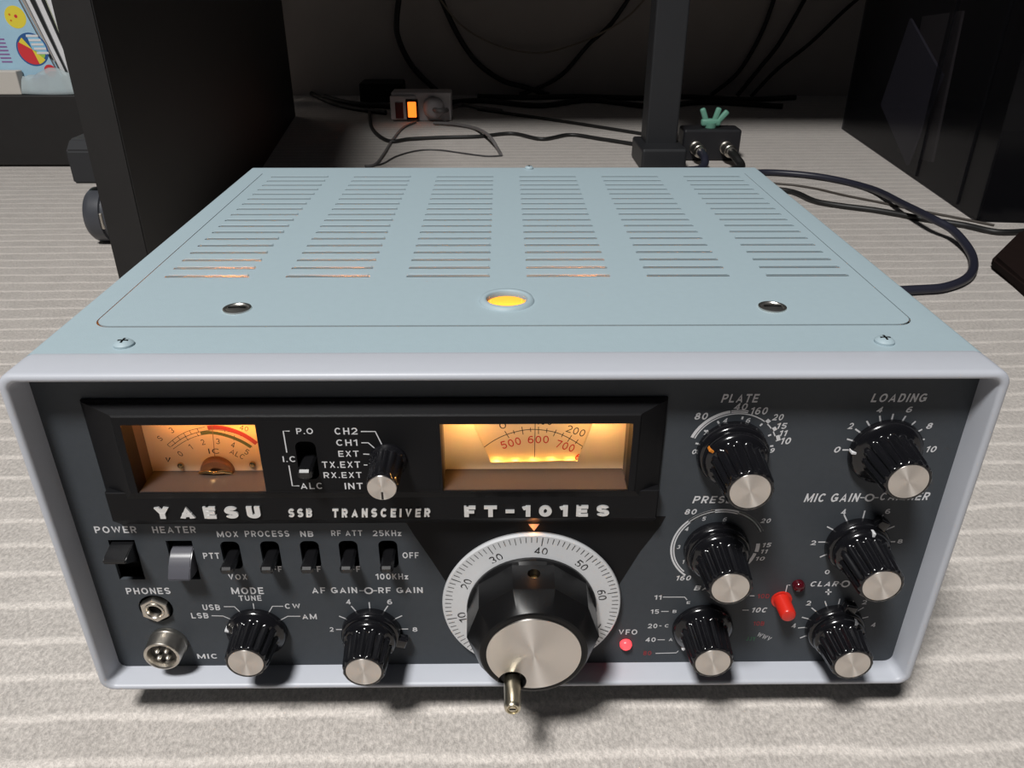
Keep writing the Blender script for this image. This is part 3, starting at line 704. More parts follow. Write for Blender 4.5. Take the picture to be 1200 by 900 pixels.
# ---- lamps and the clarifier button
b = new(); q = at_y(733.5, 756, 9); lathe_y(b, q.x, q.z, [(10.2, 2.5), (8.8, 2.5), (7.9, 2.0), (7.4, 1.0), (7.3, 0.2)], 24); obj('vfo_indicator', b, M_ledon, T, smooth=True)
b = new(); q = at_y(936, 686.5, 9); lathe_y(b, q.x, q.z, [(10.2, 2.5), (8.6, 2.5), (7.5, 2.0), (6.9, 1.0), (6.8, 0.2)], 24); obj('clarifier_indicator', b, M_ledoff, T, smooth=True)
b = new(); lathe_y(b, 112.3, 39.2, [(10.2, 4.3), (9.4, 4.2), (9.3, 3.4), (9, 3.3), (1.2, 3.15), (0.5, 2.7), (0.2, 1.8), (0.15, 0.2)], 32); obj('clarifier_button', b, M_redbtn, T, smooth=True)

# ---- knobs
def knob(name, cx, cz, ycap, pointer, dual, r_skirt=12.6, pm=None, r_top=8.4, r_cap=7.0, lab=None, y0=YP, tab=None):
    k = new()
    h = y0 - ycap
    if dual:
        # lower lever ring, then the fluted knob above it
        yb = y0 - 5.2
        lr = new()
        lathe_y(lr, cx, cz, [(y0 - 0.2, r_skirt - 0.4), (y0 - 0.8, r_skirt), (yb + 1.0, r_skirt - 0.2), (yb + 0.2, r_skirt - 1.0), (yb, r_skirt - 2.4)], 56)
    else:
        yb = y0 - 0.3; lr = None
    body = r_skirt - (1.2 if dual else 0.0)
    prof = [(yb, body - 0.4, 0), (yb - 0.5, body, 0), (yb - 2.2, body - 0.15, 0), (yb - 3.2, body - 0.9, 0), (yb - 3.9, body - 2.2, 0), (yb - 4.2, r_top + 1.6, 0.0), (yb - 4.6, r_top + 1.3, 0.5), (yb - 5.4, r_top + 1.15, 1),
            (ycap + 2.2, r_top + 0.25, 1), (ycap + 1.2, r_top + 0.15, 0.85), (ycap + 0.6, r_top - 0.1, 0.35), (ycap + 0.1, r_top - 0.6, 0), (ycap + 0.0, r_cap + 0.15, 0), (ycap + 0.5, r_cap + 0.05, 0)]
    lathe_y(k, cx, cz, prof, 180, (15, 1.15))
    o = obj(name, k, M_knob, T, smooth=True, auto=50, origin=(cx, y0, cz), label=lab)
    c = new(); lathe_y(c, cx, cz, [(ycap + 0.6, r_cap), (ycap + 0.12, r_cap), (ycap + 0.02, r_cap - 0.12), (ycap + 0.02, 0.02)], 64)
    obj('knob_cap', c, M_cap, o, smooth=True, auto=20, origin=(cx, ycap, cz))
    if lr is not None:
        if tab is not None:
            tt = bmesh.new()
            box(tt, r_skirt - 2.5, r_skirt + 3.2, yb + 0.4, y0 - 0.8, -2.6, 2.6, 0.8, 2)
            join(lr, tt, Matrix.Translation((cx, 0, cz)) @ Matrix.Rotation(-math.radians(tab), 4, 'Y'))
        obj('outer_ring', lr, M_knob, o, smooth=True, auto=50)
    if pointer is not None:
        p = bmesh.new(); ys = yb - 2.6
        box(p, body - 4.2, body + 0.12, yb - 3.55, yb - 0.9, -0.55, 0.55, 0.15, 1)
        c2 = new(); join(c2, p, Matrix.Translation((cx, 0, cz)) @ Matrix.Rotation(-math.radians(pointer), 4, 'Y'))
        obj('index_or_glint_mark', c2, pm or M_white, o)
    return o
knob('plate_knob', 82.0, 111.9, -15.7, 152, True, 13.0, M_orange, lab='black knob with silver cap under the word PLATE')  # orange mark paints the lit dial window's reflection on the skirt
knob('loading_knob', 138.3, 111.9, -10.4, 176, False, 13.4, lab='black knob with silver cap under the word LOADING')
knob('preselect_knob', 81.8, 66.9, -13.6, None, True, 12.8, lab='black knob inside the circular white scale')
knob('mic_gain_knob', 136.6, 68.9, -15.0, 80, True, 12.2, lab='black knob under the words MIC GAIN', tab=60)
knob('band_knob', 81.3, 24.6, -9.8, 232, False, 12.6, lab='black band knob between the 20 and 10C markings')
knob('clarifier_knob', 136.4, 24.6, -11.4, 62, True, 12.0, lab='black knob under the word CLAR', tab=75)
knob('af_gain_knob', -56.6, 24.2, -12.7, None, True, 12.2, lab='black knob under the words AF GAIN and RF GAIN', tab=-18)
knob('mode_knob', -104.0, 24.2, -7.8, 165, False, 12.4, lab='black knob under the word MODE')
# small channel selector on the display face
b = new(); cx, cz = -42.6, 113.0
lathe_y(b, cx, cz, [(EY + 0.1, 6.9), (EY - 0.7, 7.0), (EY - 1.6, 6.7), (EY - 2.2, 6.0, 0), (EY - 3.0, 5.9, 0.6), (-11.6, 5.6, 0.8), (-13.2, 5.45, 0.3), (-13.8, 5.1, 0), (-13.8, 4.95, 0)], 120, (12, 0.7))
ck = obj('channel_knob', b, M_knob, T, smooth=True, auto=50, label='small black selector knob between meter and dial')
b = new(); lathe_y(b, cx, cz, [(-13.3, 4.95), (-14.0, 4.95), (-14.15, 4.8), (-14.15, 0.02)], 48); obj('knob_cap', b, M_cap, ck, smooth=True, auto=20)
b = new(); box(b, cx - 0.35, cx + 0.35, -14.3, -14.1, cz - 4.6, cz - 1.6); obj('index_or_glint_mark', b, M_blackink, ck)

# ---- main tuning dial
DX, DZ = 9.7, 39.6
b = new(); lathe_y(b, DX, DZ, [(9.9, 35.4), (8.0, 36.2), (7.2, 36.0), (6.9, 35.6), (6.6, 27.5), (5.8, 25.5), (5.8, 24)], 128)
ring = obj('dial_ring', b, M_ring, T, smooth=True, auto=30, origin=(DX, 9.9, DZ))
b = new()
A40 = 83.6
for k in range(100):
    a_ = A40 - 3.6 * (k - 40)
    r1 = 31.0 if k % 10 == 0 else (31.9 if k % 5 == 0 else 32.5)
    radial(b, DX, DZ, r1, 35.1, a_, 0.34 if k % 10 == 0 else 0.24, 6.72)
for k in range(0, 100, 10):
    a_ = A40 - 3.6 * (k - 40); cx = DX + 28.7 * math.cos(math.radians(a_)); cz = DZ + 28.7 * math.sin(math.radians(a_))
    s = str(k); w = 2.9 * len(s) * 0.9
    put_text(b, s, cx - w / 2, cx + w / 2, cz - 1.75, cz + 1.75, 6.62, rot=a_ - 90, offset=0.0)
obj('dial_markings', b, M_blackink, ring)
# ten-sided knob: wide skirt, bevel towards the capped face
def deca(r, y, n=10, m=1.0):
    out = []
    for k in range(n):
        for j in range(6):
            a0 = 2 * PI * (k + 0.0) / n + PI / n + PI / 2 - 2 * PI / n; a1 = a0 + 2 * PI / n
            p = Vector((math.cos(a0), math.sin(a0))) .lerp(Vector((math.cos(a1), math.sin(a1))), j / 6)
            q = p.normalized()
            v = p.lerp(q, 1 - m) * r
            out.append((DX + v.x, y, DZ + v.y))
    return out
a = new()
loft(a, [deca(26.0, 5.9, m=0.0), deca(26.2, 4.6, m=0.0), deca(26.2, 3.9, m=0.25), deca(26.0, 2.8, m=1.0), deca(25.6, -10.0, m=1.0), deca(25.0, -11.2, m=0.9), deca(21.4, -16.6, m=0.0), deca(20.4, -18.2, m=0.0), deca(19.6, -18.5, m=0.0), deca(18.0, -18.5, m=0)])
c = new(); lathe_y(c, 1.6, 25.4, [(-30, 5.4), (-15.6, 5.4)], 36)
a = boolean(a, c)
c = new(); lathe_z(c, DX + 0.3, -1.8, [(DZ + 18, 2.5), (DZ + 40, 2.5)], 28)
a = boolean(a, c)
dk = obj('tuning_knob', a, M_dialknob, T, smooth=True, auto=14, origin=(DX, 6, DZ), label='large faceted black tuning knob with silver face')
a = new(); lathe_y(a, DX, DZ, [(-18.3, 17.9), (-18.9, 17.9), (-19.0, 17.75), (-19.0, 0.02)], 96)
c = new(); lathe_y(c, 1.6, 25.4, [(-30, 5.5), (-10, 5.5)], 36)
a = boolean(a, c)
obj('knob_cap', a, M_cap, dk, smooth=True, auto=20, origin=(DX, -19, DZ))
b = new(); lathe_z(b, DX + 0.3, -1.8, [(DZ + 19, 2.2), (DZ + 22, 2.2), (DZ + 22.4, 1.2)], 20); obj('set_screw', b, M_brass, dk)
b = new()
n = 44
cir = lambda r, y, fl=0.0: [(1.6 + (r - fl * (k % 2)) * math.cos(2 * PI * k / n), y, 25.3 + (r - fl * (k % 2)) * math.sin(2 * PI * k / n)) for k in range(n)]
loft(b, [cir(2.9, -15.4), cir(3.0, -17.5), cir(3.2, -18.2, 0.16), cir(3.2, -30.2, 0.16), cir(3.0, -31.4), cir(2.6, -31.9), cir(2.1, -31.9), cir(2.0, -31.2), cir(1.6, -31.2), cir(1.4, -31.7)])
ch = obj('spinner_handle', b, mat('spinner_champagne_metal', (0.66, 0.61, 0.48), 0.3, metal=1.0), dk, smooth=True, auto=40)
b = new(); box(b, 0.4, 2.8, -31.85, -31.6, 25.05, 25.55); obj('screw_slot', b, M_black, ch)
# ---- rubber feet
for x in (-140, 140):
    for y in (45, 270):
        b = new(); lathe_z(b, x, y, [(F, 9), (F + 1.5, 10.5), (1.4, 11.5)], 28); obj('rubber_foot', b, M_rubber, T, smooth=True)

# ================================================================== FURNITURE UNDER AND AROUND THE DESK
M_blackwood = mat('black_laminate', (0.011, 0.010, 0.010), 0.55, noise=0.2, nscale=60, bump=0.1, bscale=600)
M_desktop = mat('dark_wood_laminate', (0.03, 0.024, 0.02), 0.5)
M_steel = mat('black_painted_steel', (0.020, 0.021, 0.024), 0.5, noise=0.08, nscale=100)
D = thing('desk', 'black desk whose side board and square leg stand behind the radio', 'desk', (380, 1100, F))
b = new(); box(b, -600, 1250, 725, 1790, F + 690, F + 718, 2, 2); obj('desktop', b, M_desktop, D)
b = new()
pf = Vector((-309.5, 430)); pb_ = Vector((-437, 1510)); nrm = Vector((-(pb_ - pf).y, (pb_ - pf).x)).normalized() * 29.0
quad = [(pf.x, pf.y), (pb_.x, pb_.y), (pb_.x + nrm.x, pb_.y + nrm.y), (pf.x + nrm.x, pf.y + nrm.y)]
prism_z(b, quad, F, F + 690); bmesh.ops.bevel(b, geom=list(b.edges), offset=1.0, segments=2, affect='EDGES'); obj('side_board', b, M_blackwood, D)
b = new(); box(b, 226, 276, 1058, 1108, F + 30, F + 690, 3, 3); obj('leg', b, M_steel, D)
b = new(); box(b, 214, 284, 1012, 1118, F, F + 34, 4, 3); obj('leg_foot', b, M_steel, D)
for x, y in ((1190, 860), (1190, 1700), (-520, 1700)):
    b = new(); box(b, x - 25, x + 25, y - 25, y + 25, F, F + 690, 3, 2); obj('leg', b, M_steel, D)
b = new(); box(b, -570, -340, 1600, 1780, F + 672, F + 690); obj('bracket', b, M_steel, D)
# foot block and caster behind the side board
q0 = at_y(84, 150, 655)
b = new()
prof = [(655, F + 70), (655, F + 106), (668, F + 116), (735, F + 116), (735, F + 70)]
loft(b, [[(-479, y, z) for y, z in prof], [(-372, y, z) for y, z in prof]]); bmesh.ops.bevel(b, geom=list(b.edges), offset=2.0, segments=2, affect='EDGES')
obj('caster_block', b, M_steel, D)
b = new(); lathe_x(b, 672, F + 31, [(-474, 22), (-473, 27), (-469, 30.4), (-465, 31), (-454, 31), (-453, 28.5), (-450, 28.5), (-449, 31), (-436, 31), (-431, 30.6), (-428, 27), (-427, 22)], 44)
cw = obj('caster_wheel', b, mat('caster_grey_nylon', (0.055, 0.058, 0.068), 0.38), D, smooth=True)
b = new(); box(b, -453.5, -449.5, 641.5, 700, F + 22, F + 40, 1, 1); obj('caster_fork', b, M_nickel, cw)

# low black stand on the left and what is on it
b = new(); box(b, -1300, -560, 1045, 1500, F + 3, F + 108, 2, 2)
st = thing('low_stand', 'low black stand on the carpet at the left edge, under the magazines', 'stand', (-930, 1270, F))
obj('stand_body', b, M_blackwood, st)
for x in (-1240, -620):
    for y in (1100, 1450):
        b = new(); lathe_z(b, x, y, [(F, 18), (F + 3.5, 18)], 20); obj('stand_foot', b, M_rubber, st)
SZ = F + 108
# magazines
M_cov = mat('pale_blue_cover', (0.36, 0.56, 0.70), 0.28, noise=0.12, nscale=25, coat=0.3)
M_page = mat('white_page_edges', (0.66, 0.66, 0.68), 0.7, noise=0.06, nscale=300)
M_grey = mat('grey_magazine_cover', (0.12, 0.125, 0.13), 0.35)
M_green = mat('pale_green_cover', (0.42, 0.45, 0.33), 0.4)
GRP = 'magazines standing on the low black stand'
def magazine(name, label, p0, p1, thick, h, lean, cover, edge):
    """a bound magazine standing with its visible side along p0-p1 (mm, plan), thick to the right/back"""
    p0, p1 = Vector(p0), Vector(p1); d = (p1 - p0).normalized(); n = Vector((d.y, -d.x))
    if n.x < 0: n = -n
    o = thing(name, label, 'magazine', ((p0.x + p1.x) / 2, (p0.y + p1.y) / 2, SZ), GRP)
    def slab(a0, a1, t0, t1, z0, z1):
        bm = new(); P = [p0 + d * a0 + n * t0, p0 + d * a1 + n * t0, p0 + d * a1 + n * t1, p0 + d * a0 + n * t1]
        loft(bm, [[(q.x + lean * (z - SZ) , q.y, z) for q in P] for z in (z0, z1)])
        return bm
    Ln = (p1 - p0).length
    obj('cover', slab(0, Ln, 0, 0.8, SZ, SZ + h), cover, o); obj('pages', slab(1, Ln - 1, 0.8, thick - 0.8, SZ + 1, SZ + h - 2), edge, o); obj('back_cover', slab(0, Ln, thick - 0.8, thick, SZ, SZ + h), cover, o)
    return o, d, n
# facing magazine: cover towards the viewer
Y0 = 1068
pr = at_y(79, 106, Y0); pl = at_y(-150, 100, Y0)
mg = thing('magazine', 'light blue magazine facing out with a yellow disc and a round multicoloured badge', 'magazine', (pr.x - 100, Y0 + 8, SZ), GRP)
LE = -0.30
def leanbox(x0, x1, y0, y1, z0, z1, lean=LE, lx=0.0):
    bm = new(); box(bm, x0, x1, y0, y1, z0, z1)
    for v in bm.verts:
        v.co.x += lean * (v.co.z - SZ); v.co.y += lx * (v.co.z - SZ)
    return bm
obj('cover', leanbox(pr.x - 205, pr.x, Y0, Y0 + 0.8, SZ, SZ + 275), M_cov, mg)
obj('pages', leanbox(pr.x - 204, pr.x - 1, Y0 + 0.8, Y0 + 8, SZ + 1, SZ + 273), M_page, mg)
obj('back_cover', leanbox(pr.x - 205, pr.x, Y0 + 8, Y0 + 8.8, SZ, SZ + 275), M_cov, mg)
def disc(px_, py_, r, mt_, nm, y=None, rr0=0.0, parent=mg, a0=0, a1=360):
    q = at_y(px_, py_, Y0); bm = new(); n = 32
    yy = Y0 - (y or 0.15)
    ctr = [(q.x + r * math.cos(math.radians(a0 + (a1 - a0) * k / n)), yy, q.z + r * math.sin(math.radians(a0 + (a1 - a0) * k / n))) for k in range(n + (0 if a1 - a0 == 360 else 1))]
    if a1 - a0 != 360: ctr.append((q.x, yy, q.z))
    loft(bm, [ctr, [(x, yy + 0.12, z) for x, _, z in ctr]])
    return obj(nm, bm, mt_, parent)
M_yel = mat('cover_yellow_ink', (0.75, 0.62, 0.06), 0.3); M_blu = mat('cover_blue_ink', (0.03, 0.10, 0.28), 0.3); M_cred = mat('cover_red_ink', (0.62, 0.04, 0.05), 0.3)
M_lblu = mat('cover_light_blue_ink', (0.25, 0.52, 0.72), 0.3); M_cgr = mat('cover_green_ink', (0.30, 0.52, 0.10), 0.3); M_plum = mat('cover_plum_ink', (0.25, 0.12, 0.32), 0.3)
yd = disc(18, 20, 15.5, M_yel, 'cover_disc'); disc(18.5, 19, 2.4, M_cred, 'disc_spot', 0.3, parent=yd); disc(11, 17, 1.6, M_orange, 'disc_spot', 0.3, parent=yd); disc(13, 24, 1.4, M_orange, 'disc_spot', 0.3, parent=yd)
bd = disc(38, 58, 23.5, M_blu, 'cover_badge'); disc(38, 58, 21.2, M_lblu, 'badge_field', 0.3, parent=bd, a0=-20, a1=100); disc(38, 58, 21.2, M_cred, 'badge_field', 0.3, parent=bd, a0=150, a1=285)
disc(38, 58, 21.2, M_yel, 'badge_field', 0.32, parent=bd, a0=285, a1=318); disc(38, 58, 20, M_yel, 'badge_field', 0.32, parent=bd, a0=125, a1=150); disc(38, 58, 19, M_cgr, 'badge_field', 0.32, parent=bd, a0=318, a1=338)
bm = new()
for k in range(5):
    q = at_y(44 + (k - 2) * 3.2, 52 + (k - 2) * 5.0, Y0); box(bm, q.x - 9, q.x + 9, Y0 - 0.6, Y0 - 0.4, q.z - 1.6, q.z + 1.6)
obj('badge_bars', bm, M_page, bd)
bm = new()
for k in range(7):
    q = at_y(2 + k * 1.6, 46 + k * 4.4, Y0); box(bm, q.x - 12, q.x + 4, Y0 - 0.3, Y0 - 0.15, q.z - 1.0, q.z + 1.0)
obj('cover_print', bm, M_plum, mg)
disc(59, 83, 9, M_cred, 'cover_roundel'); disc(48, 97, 13, M_blu, 'cover_roundel')
bm = new(); q = at_y(-2, -6, Y0); box(bm, q.x - 60, q.x + 24, Y0 - 0.3, Y0 - 0.1, q.z, q.z + 60); obj('cover_band', bm, M_cgr, mg)
# other magazines to the right, spines towards the viewer
x = pr.x + 3.5
for lab, th, cov, edge, gp in (('thin white magazine with dark covers, next to the light blue one', 8, M_grey, M_page, 0.8), ('thicker white magazine, second to the right of the light blue one', 10, M_grey, M_page, 1.2), ('slim pale green magazine, closest to the desk side board', 12, M_green, M_page, 3)):
    LN = {8: -0.265, 10: -0.22}[th] if cov is M_grey else -0.185
    o = thing('magazine', lab, 'magazine', (x + th / 2, Y0 + 110, SZ), GRP)
    obj('cover', leanbox(x, x + 0.9, Y0 + 2, Y0 + 200, SZ, SZ + 262, LN), cov, o); obj('pages', leanbox(x + 0.9, x + th - 0.9, Y0 + 3, Y0 + 199, SZ + 1, SZ + 260, LN), edge, o); obj('back_cover', leanbox(x + th - 0.9, x + th, Y0 + 2, Y0 + 200, SZ, SZ + 262, LN), cov, o)
    x += th + gp
# crumpled clear sleeve lying in front of them, and a pale box beside it
M_film = mat('clear_film', (0.55, 0.62, 0.64), 0.12, spec=0.8, alpha_mix=(0.5, (0.92, 0.95, 0.95)))
bm = new(); nx, ny = 16, 6; g = []
pA, pB = at_z(20, 108, SZ), at_z(92, 118, SZ)
for j in range(ny + 1):
    row = []
    for i in range(nx + 1):
        u, v = i / nx, j / ny
        xx = pA.x + (pB.x - pA.x) * u + random.uniform(-2, 2); yy = 1048 + (Y0 - 1052) * v * 0.9
        zz = SZ + 1.0 + 30 * v ** 0.8 + 4.5 * math.sin(u * 9 + v * 3) * (0.3 + v) * (0.4 + 0.6 * v) + random.uniform(-1.5, 1.5) * v
        row.append(bm.verts.new((xx, yy, max(zz, SZ + 0.4))))
    g.append(row)
for j in range(ny):
    for i in range(nx): bm.faces.new((g[j][i], g[j][i + 1], g[j + 1][i + 1], g[j + 1][i]))
sl = obj('plastic_sleeve', bm, M_film, smooth=True, auto=60); md = sl.modifiers.new('t', 'SOLIDIFY'); md.thickness = 0.0006
tag(sl, 'crumpled clear plastic sleeve at the foot of the light blue magazine', 'plastic sleeve')
bm = new(); q1 = at_y(27, 112, 1050); box(bm, q1.x - 150, q1.x, 1047.5, 1066, SZ + 0.2, SZ + 34, 1.5, 2)
tag(obj('paper_box', bm, mat('off_white_card', (0.50, 0.47, 0.43), 0.7, noise=0.05, nscale=40)), 'off-white flat card box on the low stand at the left edge', 'box')

# power strip with its glowing switch
PS = thing('power_strip', 'grey-white power strip with a glowing orange rocker switch by the back wall', 'power strip', (-165, 1475, F))
M_psw = mat('off_white_plastic', (0.72, 0.68, 0.69), 0.45)
bm = new(); box(bm, -226, -106, 1452, 1500, F, F + 56, 3, 3); obj('strip_body', bm, M_psw, PS)
bm = new(); box(bm, -228, -176, 1444, 1452.5, F + 4, F + 50, 2, 2); obj('switch_housing', bm, M_psw, PS)
q = at_y(483, 128, 1443); bm = new(); box(bm, q.x - 12, q.x + 12, 1441, 1445, q.z - 20, q.z + 19, 1, 2); rk = obj('rocker_frame', bm, M_black, PS)
bm = new(); box(bm, q.x - 8.5, q.x + 8.5, 1438.5, 1442, q.z - 15.5, q.z + 14.5, 1.5, 2); obj('rocker', bm, mat('lit_orange_rocker', (0.9, 0.3, 0.05), 0.3, emit=(1.0, 0.17, 0.015), estr=2.0), rk)
q = at_y(468, 129, 1443); bm = new(); box(bm, q.x - 8, q.x + 8, 1441, 1445, q.z - 16, q.z + 15, 1, 2); obj('reset_button', bm, mat('dark_red_plastic', (0.10, 0.012, 0.012), 0.4), PS)
bm = new(); lathe_y(bm, -140, F + 27, [(1453, 21), (1440, 21), (1432, 17), (1428, 10)], 28)
pl_ = obj('wall_plug', bm, mat('grey_plug_rubber', (0.50, 0.46, 0.47), 0.5), smooth=True); tag(pl_, 'round grey plug pushed into the right end of the power strip', 'plug')
bm = new(); box(bm, -330, -232, 1690, 1770, F, F + 42, 4, 2)
tag(obj('power_adapter', bm, M_rubber), 'black power adapter block lying by the back wall left of the power strip', 'power adapter')

# antenna switch box with two silver connectors and a green knob
AN = thing('antenna_switch', 'small black antenna switch with two silver connectors and a green knob on the carpet', 'antenna switch', (338, 1110, F))
bm = new(); box(bm, 292, 386, 1085, 1128, F, F + 50, 4, 3); obj('switch_body', bm, mat('switch_box_black', (0.014, 0.014, 0.017), 0.45), AN)
for cx in (313, 362):
    bm = new(); lathe_y(bm, cx, F + 22, [(1086, 10.5), (1080, 10.5), (1079, 8.5), (1074, 8.5), (1073.5, 10), (1053, 10), (1052, 8.8), (1046, 8.0), (1045, 5)], 28); obj('connector', bm, M_nickel, AN, smooth=True)
bm = new()
lathe_z(bm, 338, 1104, [(F + 50, 9), (F + 58, 10)], 20)
for a_ in (60, 135, 10):
    tt = bmesh.new(); box(tt, -4.5, 4.5, -4, 4, 0, 26, 3, 3)
    join(bm, tt, Matrix.Translation((338 + 9 * math.cos(math.radians(a_)), 1104, F + 56)) @ Matrix.Rotation(math.radians(90 - a_) * 0.5, 4, 'Y'))
box(bm, 322, 354, 1098, 1110, F + 52, F + 64, 4, 3)
obj('green_knob', bm, mat('mint_green_plastic', (0.15, 0.36, 0.27), 0.5), AN, smooth=True, auto=40)

# cables
M_navy = mat('navy_cable_sheath', (0.022, 0.023, 0.038), 0.42)
M_cblk = mat('black_cable_sheath', (0.012, 0.012, 0.012), 0.5)
M_cgry = mat('grey_cable_sheath', (0.16, 0.15, 0.15), 0.5)
M_cbg = mat('beige_cord', (0.33, 0.27, 0.21), 0.6)
GC = 'cables under the desk'
def cable(label, pts, r, material, group=None, name='cable', n=10):
    bm = new(); tube(bm, pts, r, n, 8)
    o = obj(name, bm, material, smooth=True, auto=80); tag(o, label, 'cable', group)
    return o
def fz(P, r): return [at_z(px_, py_, F + r) for px_, py_ in P]
def wy(P, y): return [at_y(px_, py_, y) for px_, py_ in P]
cable('thick dark navy cable looping over the carpet to the right of the radio', [Vector((345, 952, F + 6))] + fz([(895, 202), (960, 207), (1020, 221)], 5.2) + [at_z(1060, 240, F + 15), at_z(1092, 256, F + 19), at_z(1118, 271, F + 14)] + fz([(1139, 299), (1137, 322), (1110, 336), (1068, 340)], 5.2) + [Vector((300, 480, F + 5.2)), Vector((215, 440, F + 5.2)), Vector((184, 390, F + 5.2)), Vector((181, 330, F + 5.2)), Vector((140, 314, F + 5.2))], 4.7, M_navy)
cable('double black cable crossing under the thick navy loop into the dark at the right', [Vector((60, 312, F + 4)), Vector((110, 640, F + 4)), Vector((235, 905, F + 4))] + fz([(912, 222), (960, 237), (1030, 247), (1085, 257), (1130, 264), (1170, 272)], 3.8) + [Vector((640, 690, F + 4))], 3.8, M_cblk)
cable('thin grey-brown wire running alongside the double black cable', [Vector((300, 946, F + 2))] + fz([(908, 215), (950, 220), (990, 229)], 1.6) + fz([(1035, 238), (1075, 246.5), (1120, 255), (1165, 264)], 1.6), 1.6, mat('brown_wire', (0.06, 0.05, 0.042), 0.5))
cable('black lead running from the antenna switch down behind the radio, left connector', [(313, 1048, F + 22), (314, 1020, F + 18), (306, 1000, F + 8), (280, 985, F + 7), (220, 975, F + 7)], 6.5, M_navy)
cable('black lead running from the antenna switch down behind the radio, right connector', [(362, 1048, F + 22), (364, 1022, F + 18), (366, 1000, F + 9), (330, 972, F + 7), (270, 955, F + 7)], 6.5, M_cblk)
cable('black cable leaving the desk side board toward the power strip', fz([(338, 90), (358, 105), (385, 119), (415, 127), (452, 132)], 5), 5, M_cblk)
cable('black cable looped on the carpet in front of the power strip, reaching the square leg', fz([(433, 128), (436, 150), (455, 165), (480, 163), (520, 161), (560, 160), (600, 156.5), (635, 163), (668, 158), (705, 163), (756, 171)], 3.5), 3.5, M_cblk)
cable('dark cable from the wall running right to the square leg, farther back', fz([(560, 128), (610, 135), (665, 143), (710, 150), (760, 158)], 3.2), 3.2, M_cblk)
cable('thin dark wire lying just behind the radio lid, ending at the cord tip', fz([(432, 194.5), (448, 192), (465, 183), (490, 176.5), (515, 176), (545, 180), (570, 183), (588, 182.5)], 1.4), 1.4, mat('dark_grey_wire', (0.05, 0.048, 0.05), 0.5))
cable('grey cord bending down from the power strip switch to the carpet at left', fz([(487, 143), (472, 150), (460, 164), (450, 180), (440, 192.5), (428, 195)], 2.4), 2.4, M_cgry)
cable('grey cord arching from the power strip to the right, ending in a dark tip', fz([(508, 144), (533, 145.5), (556, 150)], 5) + [at_z(569, 156, F + 13), at_z(577, 164, F + 12)] + fz([(583, 174), (587, 181)], 3.2), 3.0, M_cgry)
cable('pale grey cord running right from the round plug', [(-140, 1432, F + 26), (-118, 1428, F + 24)] + fz([(540, 123), (565, 127), (588, 130)], 4.5), 4.5, M_cgry)
YW = 1772
cable('thick black cable hanging in a curve on the wall above the power adapter', wy([(469, -12), (465, 20), (466, 42), (477, 68), (492, 88)], YW) + [Vector((-150, YW, F + 7))], 6.5, M_cblk)
cable('black cable hanging down the wall behind the power strip toward the right', wy([(514, -8), (535, 38), (558, 72), (588, 94), (615, 102)], YW - 6) + [Vector((110, YW - 6, F + 6))], 6.0, M_cblk)
cable('thin pale cord sagging in a wide arc across the back wall', wy([(511, -8), (540, 29), (580, 52), (625, 62), (662, 56), (702, 40), (735, 20), (760, -6)], YW - 16), 2.2, M_cbg)
cable('black cable slanting down the wall left of the square leg', wy([(742, -10), (716, 28), (690, 52), (662, 84), (640, 99)], YW) + [Vector((40, YW, F + 6))], 5.0, M_cblk)
cable('black cable slanting down the wall right of the square leg', wy([(910, -10), (896, 30), (880, 62), (862, 88)], YW) + [Vector((500, YW, F + 5))], 5.0, M_cblk)
cable('black cable slanting down the wall, midway between leg and bin', wy([(948, -10), (915, 48), (890, 80)], YW - 12) + [Vector((560, YW - 12, F + 5))], 5.0, M_cblk)
cable('black cable slanting down the wall, nearest the smoky bin', wy([(1040, -30), (992, 10), (950, 50), (910, 82)], YW - 24) + [Vector((590, YW - 24, F + 5))], 4.5, M_cblk)
cable('black cable lying along the foot of the wall, tangled and longest', [(-420, 1740, F + 6), (-340, 1640, F + 6), (-200, 1600, F + 6), (-60, 1680, F + 6), (80, 1610, F + 6), (200, 1690, F + 6), (330, 1600, F + 6), (460, 1660, F + 6), (620, 1600, F + 6)], 6, M_cblk)
cable('black cable wound along the skirting behind the tangled one', [(-60, 1745, F + 6), (60, 1730, F + 6), (180, 1745, F + 6), (320, 1720, F + 6), (430, 1740, F + 6), (560, 1700, F + 6), (690, 1730, F + 6)], 6, M_cblk)

# smoky storage bin on the right with papers inside
M_smoke = mat('smoky_clear_plastic', (0.012, 0.012, 0.014), 0.14, spec=0.4, alpha_mix=(0.36, (0.62, 0.62, 0.66)))
BN = thing('storage_bin', 'large smoky clear plastic storage bin with papers inside at the right', 'storage bin', (800, 1040, F))
P0, P1 = at_z(1143, 260, F).to_2d(), at_z(986, 151, F).to_2d(); dv = (P1 - P0).normalized(); nv = Vector((dv.y, -dv.x))
W_, H_, tk = 380, 430, 3.0
def plan(a, c): q = P0 + dv * a + nv * c; return (q.x, q.y)
Ln = (P1 - P0).length
def wallp(a0, a1, c0, c1, z0, z1):
    bm = new(); prism_z(bm, [plan(a0, c0), plan(a1, c0), plan(a1, c1), plan(a0, c1)], z0, z1); return bm
obj('side_wall', wallp(0, Ln, 0, tk, F, F + H_), M_smoke, BN); obj('side_wall', wallp(0, Ln, W_ - tk, W_, F, F + H_), M_smoke, BN)
obj('end_wall', wallp(0, tk, tk, W_ - tk, F, F + H_), M_smoke, BN); obj('end_wall', wallp(Ln - tk, Ln, tk, W_ - tk, F, F + H_), M_smoke, BN)
obj('bin_floor', wallp(tk, Ln - tk, tk, W_ - tk, F, F + tk), mat('bin_floor_dark', (0.02, 0.02, 0.022), 0.5), BN)
obj('bin_lid', wallp(-6, Ln + 6, -6, W_ + 6, F + H_, F + H_ + 16), mat('bin_lid_black', (0.015, 0.015, 0.017), 0.4), BN)
bm = new()
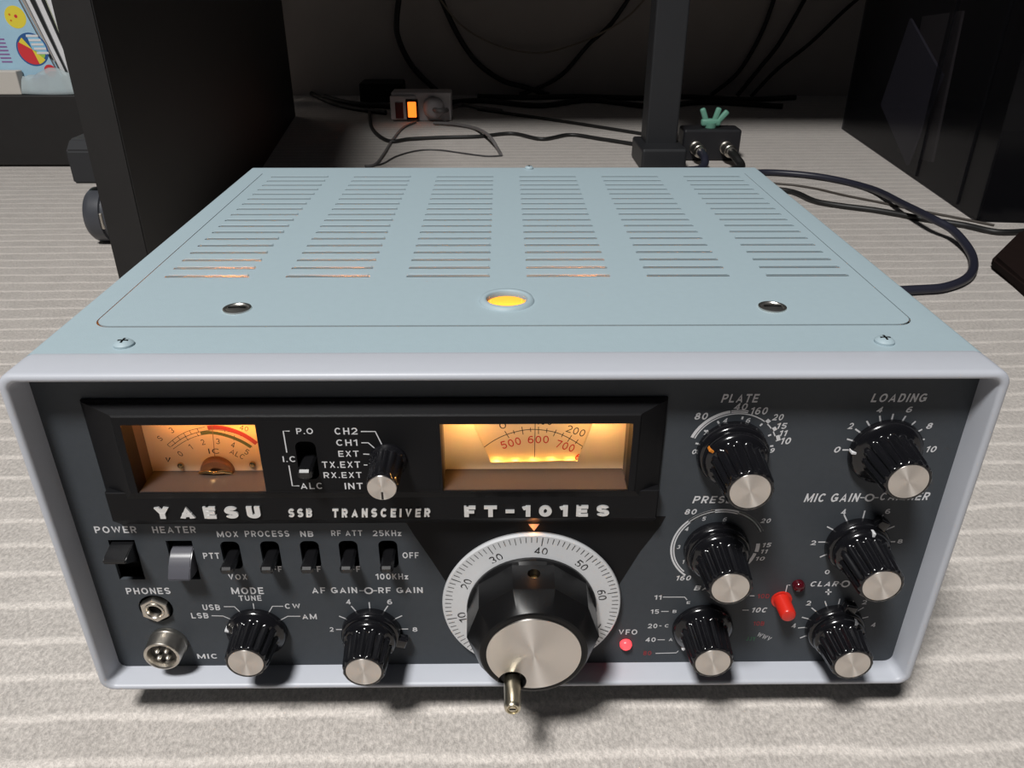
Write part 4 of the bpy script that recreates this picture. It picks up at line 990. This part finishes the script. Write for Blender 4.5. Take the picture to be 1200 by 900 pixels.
for a_ in (60, 215): 
    t2 = wallp(a_, a_ + 14, -2.5, 0, F + 6, F + H_ - 8); join(bm, t2)
obj('rib', bm, M_smoke, BN)
M_doc = mat('grey_document', (0.70, 0.67, 0.72), 0.6, noise=0.1, nscale=20)
def paper(label, a, c, w, h, z, tilt, m_, th=4):
    bm = new(); box(bm, -w / 2, w / 2, -th / 2, th / 2, 0, h)
    ang = math.atan2(dv.y, dv.x)
    M4 = Matrix.Translation((*plan(a, c), z)) @ Matrix.Rotation(ang, 4, 'Z') @ Matrix.Rotation(math.radians(tilt), 4, 'Y')
    zmin = min((M4 @ v.co).z for v in bm.verts)
    for v in bm.verts: v.co = M4 @ v.co; v.co.z += z - zmin
    o = obj('document', bm, m_); tag(o, label, 'document', 'papers inside the smoky bin'); return o
paper('grey document leaning inside the smoky bin, lower of two', 390, 16, 190, 150, F + tk + 0.3, -20, M_doc)
paper('beige envelope standing behind the grey document in the smoky bin', 330, 34, 150, 210, F + tk + 0.3, 6, mat('beige_envelope', (0.60, 0.53, 0.46), 0.7))
# low flat dark brown slab at the right edge
bm = new(); prism_z(bm, [(519, 568), (508, 478), (494, 330), (900, 330), (900, 668), (608, 668)], F, F + 14); bmesh.ops.bevel(bm, geom=list(bm.edges), offset=4.0, segments=3, affect='EDGES')
tag(obj('dark_floor_slab', bm, mat('dark_brown_matt', (0.014, 0.008, 0.007), 0.9, spec=0.1, noise=0.2, nscale=80), smooth=True), 'dark brown low flat slab on the carpet just entering at the right edge', 'cloth')

# ceiling lamp that lights the room
LM = thing('ceiling_lamp', 'round white ceiling lamp above and in front of the radio, out of view', 'lamp', (LAMP_POS.x * 1000, LAMP_POS.y * 1000, LAMP_POS.z * 1000 - GZ + 20))
bm = new(); lathe_z(bm, LAMP_POS.x * 1000, LAMP_POS.y * 1000, [(LAMP_POS.z * 1000 - GZ + 12, 240), (LAMP_POS.z * 1000 - GZ + 30, 260), (LAMP_POS.z * 1000 - GZ + 80, 250), (LAMP_POS.z * 1000 - GZ + 95, 120)], 48)
obj('lamp_housing', bm, mat('lamp_white', (0.8, 0.8, 0.8), 0.5), LM, smooth=True)
